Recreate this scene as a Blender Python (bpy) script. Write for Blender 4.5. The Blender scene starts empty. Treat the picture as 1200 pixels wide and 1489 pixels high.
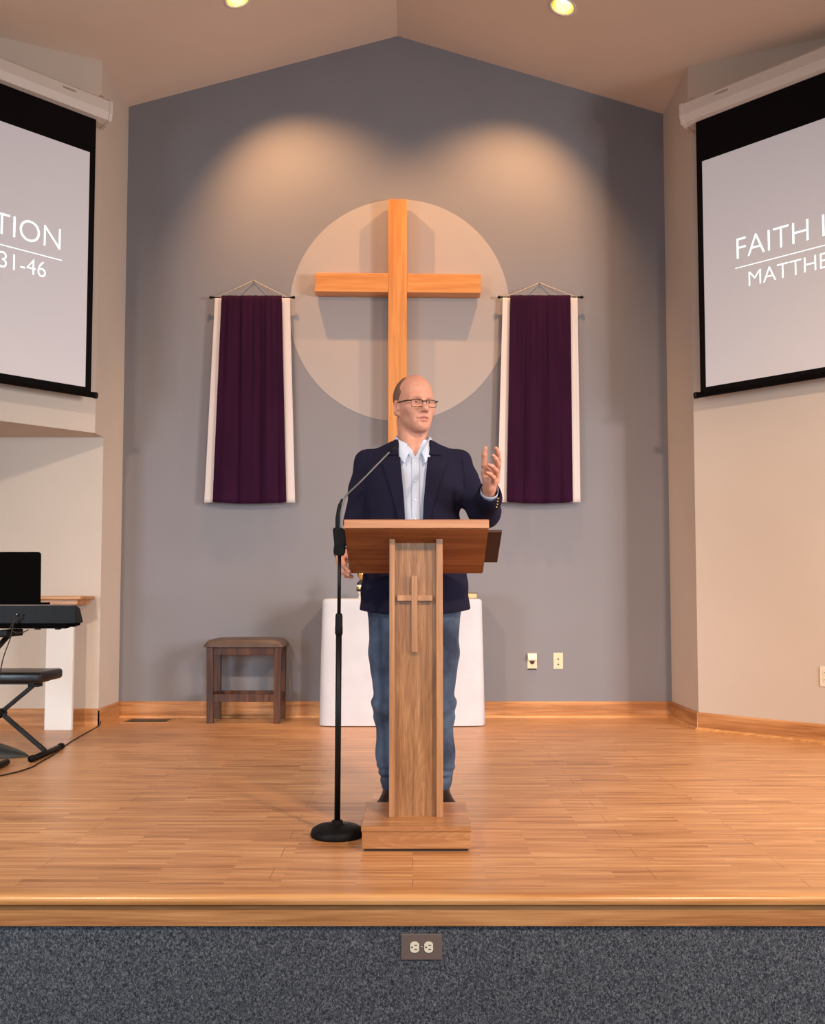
import bpy, bmesh, math, random
import numpy as np
from mathutils import Vector, Matrix
C = bpy.context.scene.collection
PI = math.pi
random.seed(7)

# ------------------------------------------------------------------ camera, world, lights, exposure
cam_d = bpy.data.cameras.new('camera'); cam = bpy.data.objects.new('camera', cam_d); C.objects.link(cam)
cam_d.sensor_fit = 'HORIZONTAL'; cam_d.sensor_width = 36.0
cam_d.lens = 36.0 * 1360 / 1200
cam_d.shift_y = 46.0 / 1200
cam.location = (0, 0, 0.913)
cam.rotation_euler = (PI / 2 + math.atan(75.7 / 1360), 0, 0)
bpy.context.scene.camera = cam
sc = bpy.context.scene
sc.view_settings.view_transform = 'Standard'
sc.view_settings.look = 'None'
sc.view_settings.gamma = 1.0
sc.view_settings.use_curve_mapping = False
sc.view_settings.exposure = 0.12

w = bpy.data.worlds.new('world'); sc.world = w; w.use_nodes = True
w.node_tree.nodes['Background'].inputs[0].default_value = (0.95, 0.88, 0.86, 1)
w.node_tree.nodes['Background'].inputs[1].default_value = 0.05


def area(name, loc, target, size, power, col, size_y=None, spread=180):
    d = bpy.data.lights.new(name, 'AREA'); d.energy = power; d.color = col; d.size = size
    d.spread = math.radians(spread)
    if size_y: d.shape = 'RECTANGLE'; d.size_y = size_y
    o = bpy.data.objects.new(name, d); C.objects.link(o); o.location = loc
    o.rotation_euler = (Vector(target) - Vector(loc)).to_track_quat('-Z', 'Y').to_euler()
    return o


WARM = (1.0, 0.53, 0.23)
# ceiling lamps of the hall over the seats, and the daylight from the hall's windows
area('hall_lamp', (-2.6, -0.4, 4.3), (-1.6, 5.6, -0.6), 0.30, 38, (1.0, 0.78, 0.60), spread=72)
area('hall_lamp', (2.4, -0.4, 4.3), (1.6, 5.6, -0.6), 0.30, 54, (1.0, 0.72, 0.52), spread=72)
area('hall_lamp', (3.7, 3.0, 2.35), (-0.8, 7, 0.5), 0.25, 31, (1.0, 0.81, 0.69), spread=120)
area('window_light', (-4.2, 0.5, 1.3), (-0.6, 7.0, 0.3), 1.4, 34, (0.72, 0.86, 1.0), 1.6, spread=80)
area('window_light', (5.6, 0.6, 1.7), (-0.6, 7.0, 0.5), 1.5, 70, (0.92, 0.95, 1.0), 1.6, spread=90)
area('window_light', (0.5, -3.0, 1.4), (0, 6, 1.0), 3.5, 44, (0.80, 0.90, 1.0), 1.8, spread=130)


def can_spot(loc, target, power):
    d = bpy.data.lights.new('can_bulb', 'SPOT'); d.energy = power; d.color = WARM
    d.spot_size = math.radians(88); d.spot_blend = 0.85; d.shadow_soft_size = 0.03
    o = bpy.data.objects.new('can_bulb', d); C.objects.link(o); o.location = loc
    o.rotation_euler = (Vector(target) - Vector(loc)).to_track_quat('-Z', 'Y').to_euler()
    return o


CANS = [(-1.20, 6.20), (1.03, 6.20)]
RX, RZ, SL, SR = -0.119, 5.294, 0.272, 0.303


def ceil_z(x): return RZ - (SL * (RX - x) if x < RX else SR * (x - RX))


# ------------------------------------------------------------------ node helpers
def mat(name, col=(0.8, 0.8, 0.8), rough=0.6, metal=0.0, spec=0.5, **kw):
    m = bpy.data.materials.new(name); m.use_nodes = True
    b = m.node_tree.nodes['Principled BSDF']
    b.inputs['Base Color'].default_value = (*col, 1); b.inputs['Roughness'].default_value = rough
    b.inputs['Metallic'].default_value = metal; b.inputs['Specular IOR Level'].default_value = spec
    for k, v in kw.items():
        b.inputs[k.replace('_', ' ')].default_value = v
    return m


def N(m, t, **kw):
    n = m.node_tree.nodes.new(t)
    for k, v in kw.items(): setattr(n, k, v)
    return n


def L(m, a, b): m.node_tree.links.new(a, b)


def ramp(m, stops):
    r = N(m, 'ShaderNodeValToRGB'); e = r.color_ramp.elements
    while len(e) < len(stops): e.new(0.5)
    for i, (p, c) in enumerate(stops): e[i].position = p; e[i].color = (*c, 1)
    return r


def noisy(name, c0, c1, scale, rough=0.6, bump=0.0, stretch=(1, 1, 1), detail=4, lo=0.35, hi=0.65, spec=0.5, bdist=0.002, **kw):
    m = mat(name, c0, rough, spec=spec, **kw)
    b = m.node_tree.nodes['Principled BSDF']
    tc = N(m, 'ShaderNodeTexCoord'); mp = N(m, 'ShaderNodeMapping'); mp.inputs['Scale'].default_value = stretch
    L(m, tc.outputs['Object'], mp.inputs[0])
    n = N(m, 'ShaderNodeTexNoise'); n.inputs['Scale'].default_value = scale; n.inputs['Detail'].default_value = detail
    L(m, mp.outputs[0], n.inputs['Vector'])
    r = ramp(m, [(lo, c0), (hi, c1)]); L(m, n.outputs['Fac'], r.inputs[0]); L(m, r.outputs[0], b.inputs['Base Color'])
    if bump:
        bp = N(m, 'ShaderNodeBump'); bp.inputs['Strength'].default_value = bump; bp.inputs['Distance'].default_value = bdist
        L(m, n.outputs['Fac'], bp.inputs['Height']); L(m, bp.outputs[0], b.inputs['Normal'])
    return m


def wood(name, dark, mid, light, axis, rough=0.38, scale=1.0, contrast=1.0, coat=0.15, cathedral=0.0, turn=0.0, fine=0.35):
    """grain running along an axis"""
    m = mat(name, mid, rough, spec=0.4, Coat_Weight=coat, Coat_Roughness=0.25)
    b = m.node_tree.nodes['Principled BSDF']
    tc0 = N(m, 'ShaderNodeTexCoord'); tcm = N(m, 'ShaderNodeMapping'); tcm.inputs['Rotation'].default_value = (0, 0, turn); L(m, tc0.outputs['Object'], tcm.inputs[0])
    tc = type('T', (), {'outputs': {'Object': tcm.outputs[0]}})
    s = [26 * scale] * 3; s['XYZ'.index(axis)] = 1.3 * scale
    mp = N(m, 'ShaderNodeMapping'); mp.inputs['Scale'].default_value = s; L(m, tc.outputs['Object'], mp.inputs[0])
    n1 = N(m, 'ShaderNodeTexNoise'); n1.inputs['Scale'].default_value = 1.0; n1.inputs['Detail'].default_value = 6
    n1.inputs['Distortion'].default_value = 0.6; L(m, mp.outputs[0], n1.inputs['Vector'])
    s2 = [150 * scale] * 3; s2['XYZ'.index(axis)] = 6 * scale
    mp2 = N(m, 'ShaderNodeMapping'); mp2.inputs['Scale'].default_value = s2; L(m, tc.outputs['Object'], mp2.inputs[0])
    n2 = N(m, 'ShaderNodeTexNoise'); n2.inputs['Scale'].default_value = 1.0; n2.inputs['Detail'].default_value = 3; L(m, mp2.outputs[0], n2.inputs['Vector'])
    mx = N(m, 'ShaderNodeMath', operation='MULTIPLY_ADD'); L(m, n2.outputs['Fac'], mx.inputs[0]); mx.inputs[1].default_value = fine; L(m, n1.outputs['Fac'], mx.inputs[2])
    src = mx.outputs[0]
    if cathedral:
        s3 = [1.0] * 3; s3['XYZ'.index(axis)] = 0.16
        mp3 = N(m, 'ShaderNodeMapping'); mp3.inputs['Scale'].default_value = s3; L(m, tc.outputs['Object'], mp3.inputs[0])
        n3 = N(m, 'ShaderNodeTexNoise'); n3.inputs['Scale'].default_value = 7.0; n3.inputs['Detail'].default_value = 1.5; L(m, mp3.outputs[0], n3.inputs['Vector'])
        ml = N(m, 'ShaderNodeMath', operation='MULTIPLY'); ml.inputs[1].default_value = 26; L(m, n3.outputs['Fac'], ml.inputs[0])
        fr = N(m, 'ShaderNodeMath', operation='FRACT'); L(m, ml.outputs[0], fr.inputs[0])
        ad = N(m, 'ShaderNodeMath', operation='MULTIPLY_ADD'); L(m, fr.outputs[0], ad.inputs[0]); ad.inputs[1].default_value = -cathedral; L(m, src, ad.inputs[2])
        ad2 = N(m, 'ShaderNodeMath', operation='ADD'); L(m, ad.outputs[0], ad2.inputs[0]); ad2.inputs[1].default_value = cathedral * 0.5
        src = ad2.outputs[0]
    c = 0.61 + 0.5 * fine; h = 0.16 / contrast
    r = ramp(m, [(c - h, dark), (c, mid), (c + h, light)]); L(m, src, r.inputs[0]); L(m, r.outputs[0], b.inputs['Base Color'])
    bp = N(m, 'ShaderNodeBump'); bp.inputs['Strength'].default_value = 0.12; bp.inputs['Distance'].default_value = 0.001
    L(m, n2.outputs['Fac'], bp.inputs['Height']); L(m, bp.outputs[0], b.inputs['Normal'])
    return m


def paint(name, col, rough=0.85):
    c1 = tuple(x * 0.965 for x in col)
    return noisy(name, col, c1, 1.7, rough=rough, detail=3, spec=0.25)


M = {}
M['gray'] = paint('gray_wall_paint', (0.232, 0.226, 0.243))
M['disc'] = paint('pale_circle_paint', (0.40, 0.355, 0.335))
M['cream'] = paint('cream_wall_paint', (0.61, 0.525, 0.445))
M['ceil'] = paint('ceiling_paint', (0.74, 0.61, 0.51))
M['white'] = paint('white_paint', (0.76, 0.74, 0.71), 0.6)
OAK = ((0.36, 0.15, 0.05), (0.56, 0.27, 0.105), (0.68, 0.37, 0.165))
M['base_x'] = wood('oak_trim_along_wall', *OAK, 'X', 0.4, contrast=0.7)
M['base_y'] = wood('oak_trim_in_depth', *OAK, 'Y', 0.4, contrast=0.7)
M['base_d'] = wood('oak_trim_angled', *OAK, 'X', 0.4, contrast=0.7, turn=PI / 4)
M['nosing'] = wood('oak_nosing', (0.50, 0.22, 0.07), (0.66, 0.33, 0.12), (0.75, 0.42, 0.18), 'X', 0.3, contrast=0.7, coat=0.4)
LEC = ((0.22, 0.098, 0.036), (0.38, 0.188, 0.076), (0.47, 0.25, 0.11))
M['lec_z'] = wood('lectern_oak_upright', *LEC, 'Z', 0.42, scale=1.9, contrast=0.50, cathedral=0.08, fine=0.6)
M['lec_side'] = wood('lectern_oak_edge', (0.34, 0.16, 0.07), (0.47, 0.235, 0.105), (0.54, 0.29, 0.14), 'Z', 0.4, contrast=0.7)
M['lec_x'] = wood('lectern_oak_base', (0.36, 0.155, 0.055), (0.52, 0.26, 0.105), (0.60, 0.33, 0.15), 'X', 0.36, contrast=0.7, cathedral=0.1)
M['desk'] = wood('lectern_red_oak_desk', (0.24, 0.070, 0.020), (0.38, 0.130, 0.040), (0.44, 0.17, 0.06), 'X', 0.42, contrast=0.8)
M['desk_edge'] = wood('lectern_desk_edge', (0.42, 0.17, 0.07), (0.58, 0.27, 0.12), (0.64, 0.33, 0.17), 'X', 0.35, contrast=0.7)
M['cross_z'] = wood('honey_oak_upright', (0.52, 0.21, 0.062), (0.66, 0.29, 0.090), (0.71, 0.34, 0.12), 'Z', 0.42, contrast=0.65)
M['cross_x'] = wood('honey_oak_beam', (0.52, 0.21, 0.062), (0.66, 0.29, 0.090), (0.71, 0.34, 0.12), 'X', 0.42, contrast=0.65)
M['walnut'] = wood('dark_walnut', (0.042, 0.013, 0.005), (0.100, 0.036, 0.014), (0.15, 0.057, 0.024), 'Z', 0.35, contrast=0.8)
M['leather'] = noisy('brown_vinyl', (0.085, 0.055, 0.046), (0.105, 0.072, 0.06), 14, rough=0.42, bump=0.1)
M['dkbrown'] = mat('dark_brown_panel', (0.055, 0.022, 0.014), 0.6)
M['black'] = mat('black_metal', (0.005, 0.005, 0.005), 0.42, spec=0.22)
M['blackmat'] = noisy('matt_black_plastic', (0.005, 0.005, 0.006), (0.008, 0.008, 0.009), 60, rough=0.5, spec=0.12)
M['laptop'] = mat('laptop_lid_black', (0.0022, 0.0015, 0.0015), 0.7, spec=0.02)
M['vinyl'] = noisy('black_vinyl', (0.008, 0.006, 0.006), (0.014, 0.011, 0.010), 30, rough=0.36, bump=0.1)
M['steel'] = mat('steel', (0.55, 0.55, 0.55), 0.28, 1.0)
M['chrome_dk'] = mat('grey_gooseneck_metal', (0.13, 0.13, 0.13), 0.45, 0.8)
M['brass'] = mat('polished_brass', (0.80, 0.52, 0.18), 0.25, 1.0)
M['ivory'] = mat('ivory_plastic', (0.74, 0.60, 0.40), 0.42)
M['ivory2'] = mat('pale_ivory_plastic', (0.80, 0.74, 0.60), 0.4)
M['hole'] = mat('dark_slot', (0.03, 0.018, 0.012), 0.7)
M['plate'] = mat('brown_nylon_plate', (0.155, 0.115, 0.10), 0.38)
M['purple'] = noisy('purple_cloth', (0.021, 0.0024, 0.017), (0.028, 0.0036, 0.022), 9, rough=0.9, stretch=(1, 1, 0.2), spec=0.15)
M['satin'] = noisy('cream_cloth', (0.62, 0.55, 0.53), (0.66, 0.59, 0.56), 8, rough=0.7, stretch=(1, 1, 0.2))
M['linen'] = noisy('white_linen', (0.53, 0.53, 0.56), (0.57, 0.57, 0.60), 6, rough=0.85)
M['cord'] = mat('pale_cord', (0.62, 0.52, 0.42), 0.8)
M['case'] = mat('screen_case_enamel', (0.66, 0.585, 0.52), 0.45)
M['scrblack'] = mat('screen_black_border', (0.005, 0.0035, 0.0035), 0.9, spec=0.1)
M['bronze'] = mat('vent_bronze', (0.10, 0.075, 0.05), 0.5, 0.3)
M['cable'] = mat('cable_rubber', (0.018, 0.012, 0.011), 0.6)
M['darkglaze'] = mat('dark_glaze', (0.03, 0.02, 0.018), 0.2)
M['goldedge'] = noisy('gilt_page_edge', (0.66, 0.45, 0.20), (0.75, 0.55, 0.28), 200, rough=0.4, stretch=(0.1, 0.1, 1))
M['mat_rubber'] = mat('grey_rubber', (0.022, 0.026, 0.026), 0.5)

# carpet: tiny loop pile
m = mat('carpet_loop', (0.1, 0.11, 0.125), 1.0, spec=0.1); M['carpet'] = m
b = m.node_tree.nodes['Principled BSDF']; tc = N(m, 'ShaderNodeTexCoord')
mp = N(m, 'ShaderNodeMapping'); mp.inputs['Scale'].default_value = (1, 1, 0.75); mp.inputs['Rotation'].default_value = (0, 0.5, 0); L(m, tc.outputs['Object'], mp.inputs[0])
n = N(m, 'ShaderNodeTexNoise'); n.inputs['Scale'].default_value = 175; n.inputs['Detail'].default_value = 2.0; n.inputs['Distortion'].default_value = 1.2; L(m, mp.outputs[0], n.inputs['Vector'])
r = ramp(m, [(0.34, (0.024, 0.028, 0.038)), (0.50, (0.066, 0.074, 0.090)), (0.66, (0.175, 0.186, 0.205))]); L(m, n.outputs['Fac'], r.inputs[0]); L(m, r.outputs[0], b.inputs['Base Color'])
bp = N(m, 'ShaderNodeBump'); bp.inputs['Strength'].default_value = 0.6; bp.inputs['Distance'].default_value = 0.003; L(m, n.outputs['Fac'], bp.inputs['Height']); L(m, bp.outputs[0], b.inputs['Normal'])

# laminate floor boards running along X
m = mat('laminate_boards', (0.5, 0.25, 0.12), 0.34, spec=0.5); M['floor'] = m
b = m.node_tree.nodes['Principled BSDF']; tc = N(m, 'ShaderNodeTexCoord')
br = N(m, 'ShaderNodeTexBrick'); br.offset = 0.37; br.inputs['Scale'].default_value = 1.0
br.inputs['Brick Width'].default_value = 1.25; br.inputs['Row Height'].default_value = 0.128; br.inputs['Mortar Size'].default_value = 0.0012
br.inputs['Mortar Smooth'].default_value = 0.3; br.inputs['Bias'].default_value = 0.0
br.inputs['Color1'].default_value = (0, 0, 0, 1); br.inputs['Color2'].default_value = (1, 1, 1, 1); br.inputs['Mortar'].default_value = (0.5, 0.5, 0.5, 1)
L(m, tc.outputs['Object'], br.inputs['Vector'])
br2 = N(m, 'ShaderNodeTexBrick'); br2.offset = 0.43; br2.inputs['Scale'].default_value = 1.0
br2.inputs['Brick Width'].default_value = 0.42; br2.inputs['Row Height'].default_value = 0.032; br2.inputs['Mortar Size'].default_value = 0.0
br2.inputs['Color1'].default_value = (0, 0, 0, 1); br2.inputs['Color2'].default_value = (1, 1, 1, 1)
L(m, tc.outputs['Object'], br2.inputs['Vector'])
mp = N(m, 'ShaderNodeMapping'); mp.inputs['Scale'].default_value = (2.2, 34, 1); L(m, tc.outputs['Object'], mp.inputs[0])
sep = N(m, 'ShaderNodeVectorMath', operation='ADD'); L(m, mp.outputs[0], sep.inputs[0]); sc2 = N(m, 'ShaderNodeVectorMath', operation='SCALE'); L(m, br2.outputs['Color'], sc2.inputs[0]); sc2.inputs['Scale'].default_value = 13.0; L(m, sc2.outputs[0], sep.inputs[1])
n1 = N(m, 'ShaderNodeTexNoise'); n1.inputs['Scale'].default_value = 1.0; n1.inputs['Detail'].default_value = 5; n1.inputs['Distortion'].default_value = 0.5; L(m, sep.outputs[0], n1.inputs['Vector'])
mp2 = N(m, 'ShaderNodeMapping'); mp2.inputs['Scale'].default_value = (0.9, 3.0, 1); L(m, tc.outputs['Object'], mp2.inputs[0])
n2 = N(m, 'ShaderNodeTexNoise'); n2.inputs['Scale'].default_value = 1.6; n2.inputs['Detail'].default_value = 2; L(m, mp2.outputs[0], n2.inputs['Vector'])
a1 = N(m, 'ShaderNodeMath', operation='MULTIPLY_ADD'); L(m, br2.outputs['Color'], a1.inputs[0]); a1.inputs[1].default_value = 0.11; L(m, n1.outputs['Fac'], a1.inputs[2])
a2 = N(m, 'ShaderNodeMath', operation='MULTIPLY_ADD'); L(m, br.outputs['Color'], a2.inputs[0]); a2.inputs[1].default_value = 0.05; L(m, a1.outputs[0], a2.inputs[2])
a3 = N(m, 'ShaderNodeMath', operation='MULTIPLY_ADD'); L(m, n2.outputs['Fac'], a3.inputs[0]); a3.inputs[1].default_value = 0.25; L(m, a2.outputs[0], a3.inputs[2])
r = ramp(m, [(0.42, (0.30, 0.125, 0.045)), (0.62, (0.50, 0.235, 0.092)), (0.76, (0.60, 0.30, 0.125)), (0.95, (0.72, 0.41, 0.19))]); L(m, a3.outputs[0], r.inputs[0])
mxm = N(m, 'ShaderNodeMix', data_type='RGBA', blend_type='MIX'); L(m, br.outputs['Fac'], mxm.inputs[0]); L(m, r.outputs[0], mxm.inputs[6]); mxm.inputs[7].default_value = (0.22, 0.085, 0.03, 1)
L(m, mxm.outputs[2], b.inputs['Base Color'])
rr = N(m, 'ShaderNodeMapRange'); rr.inputs[3].default_value = 0.26; rr.inputs[4].default_value = 0.42; L(m, n1.outputs['Fac'], rr.inputs[0]); L(m, rr.outputs[0], b.inputs['Roughness'])
bp = N(m, 'ShaderNodeBump'); bp.inputs['Strength'].default_value = 0.10; bp.inputs['Distance'].default_value = 0.001; L(m, n1.outputs['Fac'], bp.inputs['Height']); L(m, bp.outputs[0], b.inputs['Normal'])


# ------------------------------------------------------------------ mesh helpers (all in world coordinates)
def base_of(parent):
    v = Vector((0, 0, 0)); p = parent
    while p is not None: v += p.location; p = p.parent
    return v


def obj(name, bm, m, parent=None, smooth=False, origin=None):
    """link a bmesh (built in world coordinates) as ONE object"""
    me = bpy.data.meshes.new(name)
    if parent is not None: off = base_of(parent)
    elif origin is not None: off = Vector(origin)
    else: off = Vector((0, 0, 0))
    bmesh.ops.translate(bm, verts=bm.verts, vec=-off)
    bm.to_mesh(me); bm.free()
    for x in (m if isinstance(m, (list, tuple)) else [m]): me.materials.append(x)
    o = bpy.data.objects.new(name, me); C.objects.link(o)
    if smooth:
        me.polygons.foreach_set('use_smooth', [True] * len(me.polygons))
        if smooth is not True: me.set_sharp_from_angle(angle=math.radians(smooth))
    if parent is not None: o.parent = parent
    elif origin is not None: o.location = origin
    return o


def thing(name, label, cat, loc, group=None):
    o = bpy.data.objects.new(name, None); C.objects.link(o); o.location = loc
    o.empty_display_size = 0.1
    return tag(o, label, cat, group)


def tag(o, label, cat, group=None):
    o['label'] = label; o['category'] = cat
    if group: o['group'] = group
    return o


def struct(name, bm, m, parent=None, smooth=False):
    o = obj(name, bm, m, parent, smooth)
    if parent is None: o['kind'] = 'structure'
    return o


def B(): return bmesh.new()


def box(bm, x0, x1, y0, y1, z0, z1, bev=0.0, seg=2, mi=0):
    t = bmesh.new()
    r = bmesh.ops.create_cube(t, size=1.0)
    for v in t.verts:
        v.co = Vector(((x0 + x1) / 2 + v.co.x * (x1 - x0), (y0 + y1) / 2 + v.co.y * (y1 - y0), (z0 + z1) / 2 + v.co.z * (z1 - z0)))
    if bev > 0: bmesh.ops.bevel(t, geom=t.edges[:], offset=bev, segments=seg, profile=0.5, affect='EDGES')
    merge(bm, t, mi)
    return bm


def merge(bm, t, mi=0, mtx=None):
    mp_ = {}
    for v in t.verts: mp_[v] = bm.verts.new(mtx @ v.co if mtx else v.co)
    for f in t.faces:
        try: nf = bm.faces.new([mp_[v] for v in f.verts]); nf.material_index = mi if mi else f.material_index; nf.smooth = f.smooth
        except ValueError: pass
    t.free()


def poly(bm, pts, mi=0):
    f = bm.faces.new([bm.verts.new(p) for p in pts]); f.material_index = mi; return f


def prism(bm, pts, vec, mi=0):
    """closed prism: polygon pts extruded by vec"""
    v = Vector(vec); a = [bm.verts.new(Vector(p)) for p in pts]; c = [bm.verts.new(Vector(p) + v) for p in pts]
    fs = [bm.faces.new(a[::-1]), bm.faces.new(c)]
    n_ = len(pts)
    for i in range(n_): fs.append(bm.faces.new([a[i], a[(i + 1) % n_], c[(i + 1) % n_], c[i]]))
    for f in fs: f.material_index = mi
    bmesh.ops.recalc_face_normals(bm, faces=fs)
    return bm


def rot_box(bm, c, sx, sy, sz, mtx, bev=0.0, mi=0, seg=2):
    t = bmesh.new(); bmesh.ops.create_cube(t, size=1.0)
    for v in t.verts: v.co = Vector((v.co.x * sx, v.co.y * sy, v.co.z * sz))
    if bev > 0: bmesh.ops.bevel(t, geom=t.edges[:], offset=bev, segments=seg, profile=0.5, affect='EDGES')
    merge(bm, t, mi, Matrix.Translation(c) @ mtx.to_4x4())
    return bm


def frame_for(d):
    d = d.normalized(); up = Vector((0, 0, 1)) if abs(d.z) < 0.95 else Vector((0, 1, 0))
    s = d.cross(up).normalized(); return s, s.cross(d).normalized()


def tube(bm, pts, r, seg=12, mi=0, cap=True):
    pts = [Vector(p) for p in pts]; rs = r if isinstance(r, (list, tuple)) else [r] * len(pts)
    rings = []; s = None
    for i, p in enumerate(pts):
        d = (pts[min(i + 1, len(pts) - 1)] - pts[max(i - 1, 0)]).normalized()
        if s is None: s, u = frame_for(d)
        else:
            s = (s - d * s.dot(d)).normalized(); u = s.cross(d).normalized()
        rings.append([bm.verts.new(p + (s * math.cos(2 * PI * k / seg) + u * math.sin(2 * PI * k / seg)) * rs[i]) for k in range(seg)])
    fs = []
    for a, c in zip(rings, rings[1:]):
        for k in range(seg): fs.append(bm.faces.new([a[k], a[(k + 1) % seg], c[(k + 1) % seg], c[k]]))
    if cap: fs.append(bm.faces.new(rings[0][::-1])); fs.append(bm.faces.new(rings[-1]))
    for f in fs: f.material_index = mi; f.smooth = True
    bmesh.ops.recalc_face_normals(bm, faces=fs)
    return bm


def spline(pts, n=8):
    P = [Vector(p) for p in pts]; P = [P[0] * 2 - P[1]] + P + [P[-1] * 2 - P[-2]]; out = []
    for i in range(1, len(P) - 2):
        for k in range(n):
            t = k / n; a, b_, c, d = P[i - 1:i + 3]
            out.append(0.5 * ((2 * b_) + (c - a) * t + (2 * a - 5 * b_ + 4 * c - d) * t * t + (3 * b_ - a - 3 * c + d) * t ** 3))
    out.append(P[-2]); return out


def lathe(bm, prof, cx, cy, seg=32, mi=0, axis='Z', z0=0.0):
    rings = []
    for r_, z_ in prof:
        ring = []
        for k in range(seg):
            a = 2 * PI * k / seg
            p = (cx + r_ * math.cos(a), cy + r_ * math.sin(a), z0 + z_)
            ring.append(bm.verts.new(p))
        rings.append(ring)
    fs = []
    for a, c in zip(rings, rings[1:]):
        for k in range(seg): fs.append(bm.faces.new([a[k], a[(k + 1) % seg], c[(k + 1) % seg], c[k]]))
    fs.append(bm.faces.new(rings[0][::-1])); fs.append(bm.faces.new(rings[-1]))
    for f in fs: f.material_index = mi; f.smooth = True
    bmesh.ops.recalc_face_normals(bm, faces=fs)
    return bm


def grid_surface(bm, P, thick=None, mi=0, smooth=True):
    """P: 2-D list of points; thick: vector offset function making it a closed slab"""
    nu, nv = len(P), len(P[0])
    A = [[bm.verts.new(p) for p in row] for row in P]; fs = []
    for i in range(nu - 1):
        for j in range(nv - 1): fs.append(bm.faces.new([A[i][j], A[i + 1][j], A[i + 1][j + 1], A[i][j + 1]]))
    if thick is not None:
        Q = [[bm.verts.new(Vector(P[i][j]) + Vector(thick(i, j))) for j in range(nv)] for i in range(nu)]
        for i in range(nu - 1):
            for j in range(nv - 1): fs.append(bm.faces.new([Q[i][j], Q[i][j + 1], Q[i + 1][j + 1], Q[i + 1][j]]))
        for i in range(nu - 1):
            fs.append(bm.faces.new([A[i][0], Q[i][0], Q[i + 1][0], A[i + 1][0]])); fs.append(bm.faces.new([A[i][-1], A[i + 1][-1], Q[i + 1][-1], Q[i][-1]]))
        for j in range(nv - 1):
            fs.append(bm.faces.new([A[0][j], A[0][j + 1], Q[0][j + 1], Q[0][j]])); fs.append(bm.faces.new([A[-1][j], Q[-1][j], Q[-1][j + 1], A[-1][j + 1]]))
    for f in fs: f.material_index = mi; f.smooth = smooth
    bmesh.ops.recalc_face_normals(bm, faces=fs)
    return bm


# ------------------------------------------------------------------ the setting
WY = 7.10                       # back wall
XL, XR = -2.215, 1.955          # recess sides
LOW = 0.5                       # hall floor below the platform
FY = 2.93                       # riser front


def wall_slab(name, a, b_, z0, z1a, z1b, m, t=0.12, side=1):
    """upright wall between plan points a and b_, thickness away from the room"""
    a = Vector(a); b_ = Vector(b_); d = (b_ - a).normalized(); n_ = Vector((d.y, -d.x)) * side * t
    bm = B()
    prism(bm, [(a.x, a.y, z0), (b_.x, b_.y, z0), (b_.x, b_.y, z1b), (a.x, a.y, z1a)], (n_.x, n_.y, 0))
    return struct(name, bm, m)


bm = B()
prism(bm, [(XL, WY, 0), (XR, WY, 0), (XR, WY, ceil_z(XR)), (RX, WY, RZ), (XL, WY, ceil_z(XL))], (0, 0.12, 0))
struct('wall_back', bm, M['gray'])
YRC, YLC = 6.445, 6.47          # recess outer corners
wall_slab('wall_right', (XR, YRC + .001), (XR, WY), 0, ceil_z(XR), ceil_z(XR), M['cream'])
bm = B(); prism(bm, [(XR, YRC, 0), (XR + 3.0, YRC - 3.0, 0), (XR + 3.0, YRC - 3.0, ceil_z(XR + 3.0)), (XR, YRC, ceil_z(XR))], (0.085, 0.085, 0)); struct('wall_right_angled', bm, M['cream'])
bm = B(); prism(bm, [(XL, WY, 0), (XL, 6.66, 0), (XL, 6.66, 2.05), (XL, YLC, 2.05), (XL, YLC, ceil_z(XL)), (XL, WY, ceil_z(XL))], (-0.10, 0, 0)); struct('wall_left', bm, M['cream'])
LX = -5.2
bm = B(); prism(bm, [(XL, YLC, 2.05), (LX, YLC - (XL - LX), 2.05), (LX, YLC - (XL - LX), ceil_z(LX)), (XL, YLC, ceil_z(XL))], (-0.02, 0.02, 0)); struct('wall_left_angled', bm, M['cream'])
bm = B(); prism(bm, [(XL - .0005, YLC + .001, 2.046), (XL - .0005, 6.658, 2.046), (LX, 6.658, 2.046), (LX, YLC - (XL - LX) + .001, 2.046)], (0, 0, 0.04)); struct('ceiling_soffit', bm, M['cream'])
bm = B(); box(bm, LX, XL - .0003, 6.65, 6.66, 0, 2.05); struct('wall_left_alcove', bm, M['cream'])
# gabled ceiling with round openings for the can lights
def ceiling_half(name, x0, x1, holes):
    bm = B(); y0, y1 = -1.5, WY + 0.12
    outer = [(x0, y0), (x1, y0), (x1, y1), (x0, y1)]
    es = []; vs = [bm.verts.new((x, y, 0)) for x, y in outer]
    for i in range(4): es.append(bm.edges.new((vs[i], vs[(i + 1) % 4])))
    for hx, hy in holes:
        hv = [bm.verts.new((hx + 0.078 * math.cos(2 * PI * k / 32), hy + 0.078 * math.sin(2 * PI * k / 32), 0)) for k in range(32)]
        for k in range(32): es.append(bm.edges.new((hv[k], hv[(k + 1) % 32])))
    bmesh.ops.triangle_fill(bm, use_beauty=True, use_dissolve=False, edges=es)
    for f in list(bm.faces):
        c = f.calc_center_median()
        if any((c.x - hx) ** 2 + (c.y - hy) ** 2 < 0.07 ** 2 and all((v.co.x - hx) ** 2 + (v.co.y - hy) ** 2 < 0.08 ** 2 for v in f.verts) for hx, hy in holes): bm.faces.remove(f)
    for v in bm.verts: v.co.z = ceil_z(v.co.x)
    r_ = bmesh.ops.extrude_face_region(bm, geom=bm.faces[:])
    bmesh.ops.translate(bm, verts=[g for g in r_['geom'] if isinstance(g, bmesh.types.BMVert)], vec=(0, 0, 0.03))
    bmesh.ops.recalc_face_normals(bm, faces=bm.faces)
    return struct(name, bm, M['ceil'])


ceiling_half('ceiling_left', LX, RX, [CANS[0]])
ceiling_half('ceiling', RX, 5.2, [CANS[1]])
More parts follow.
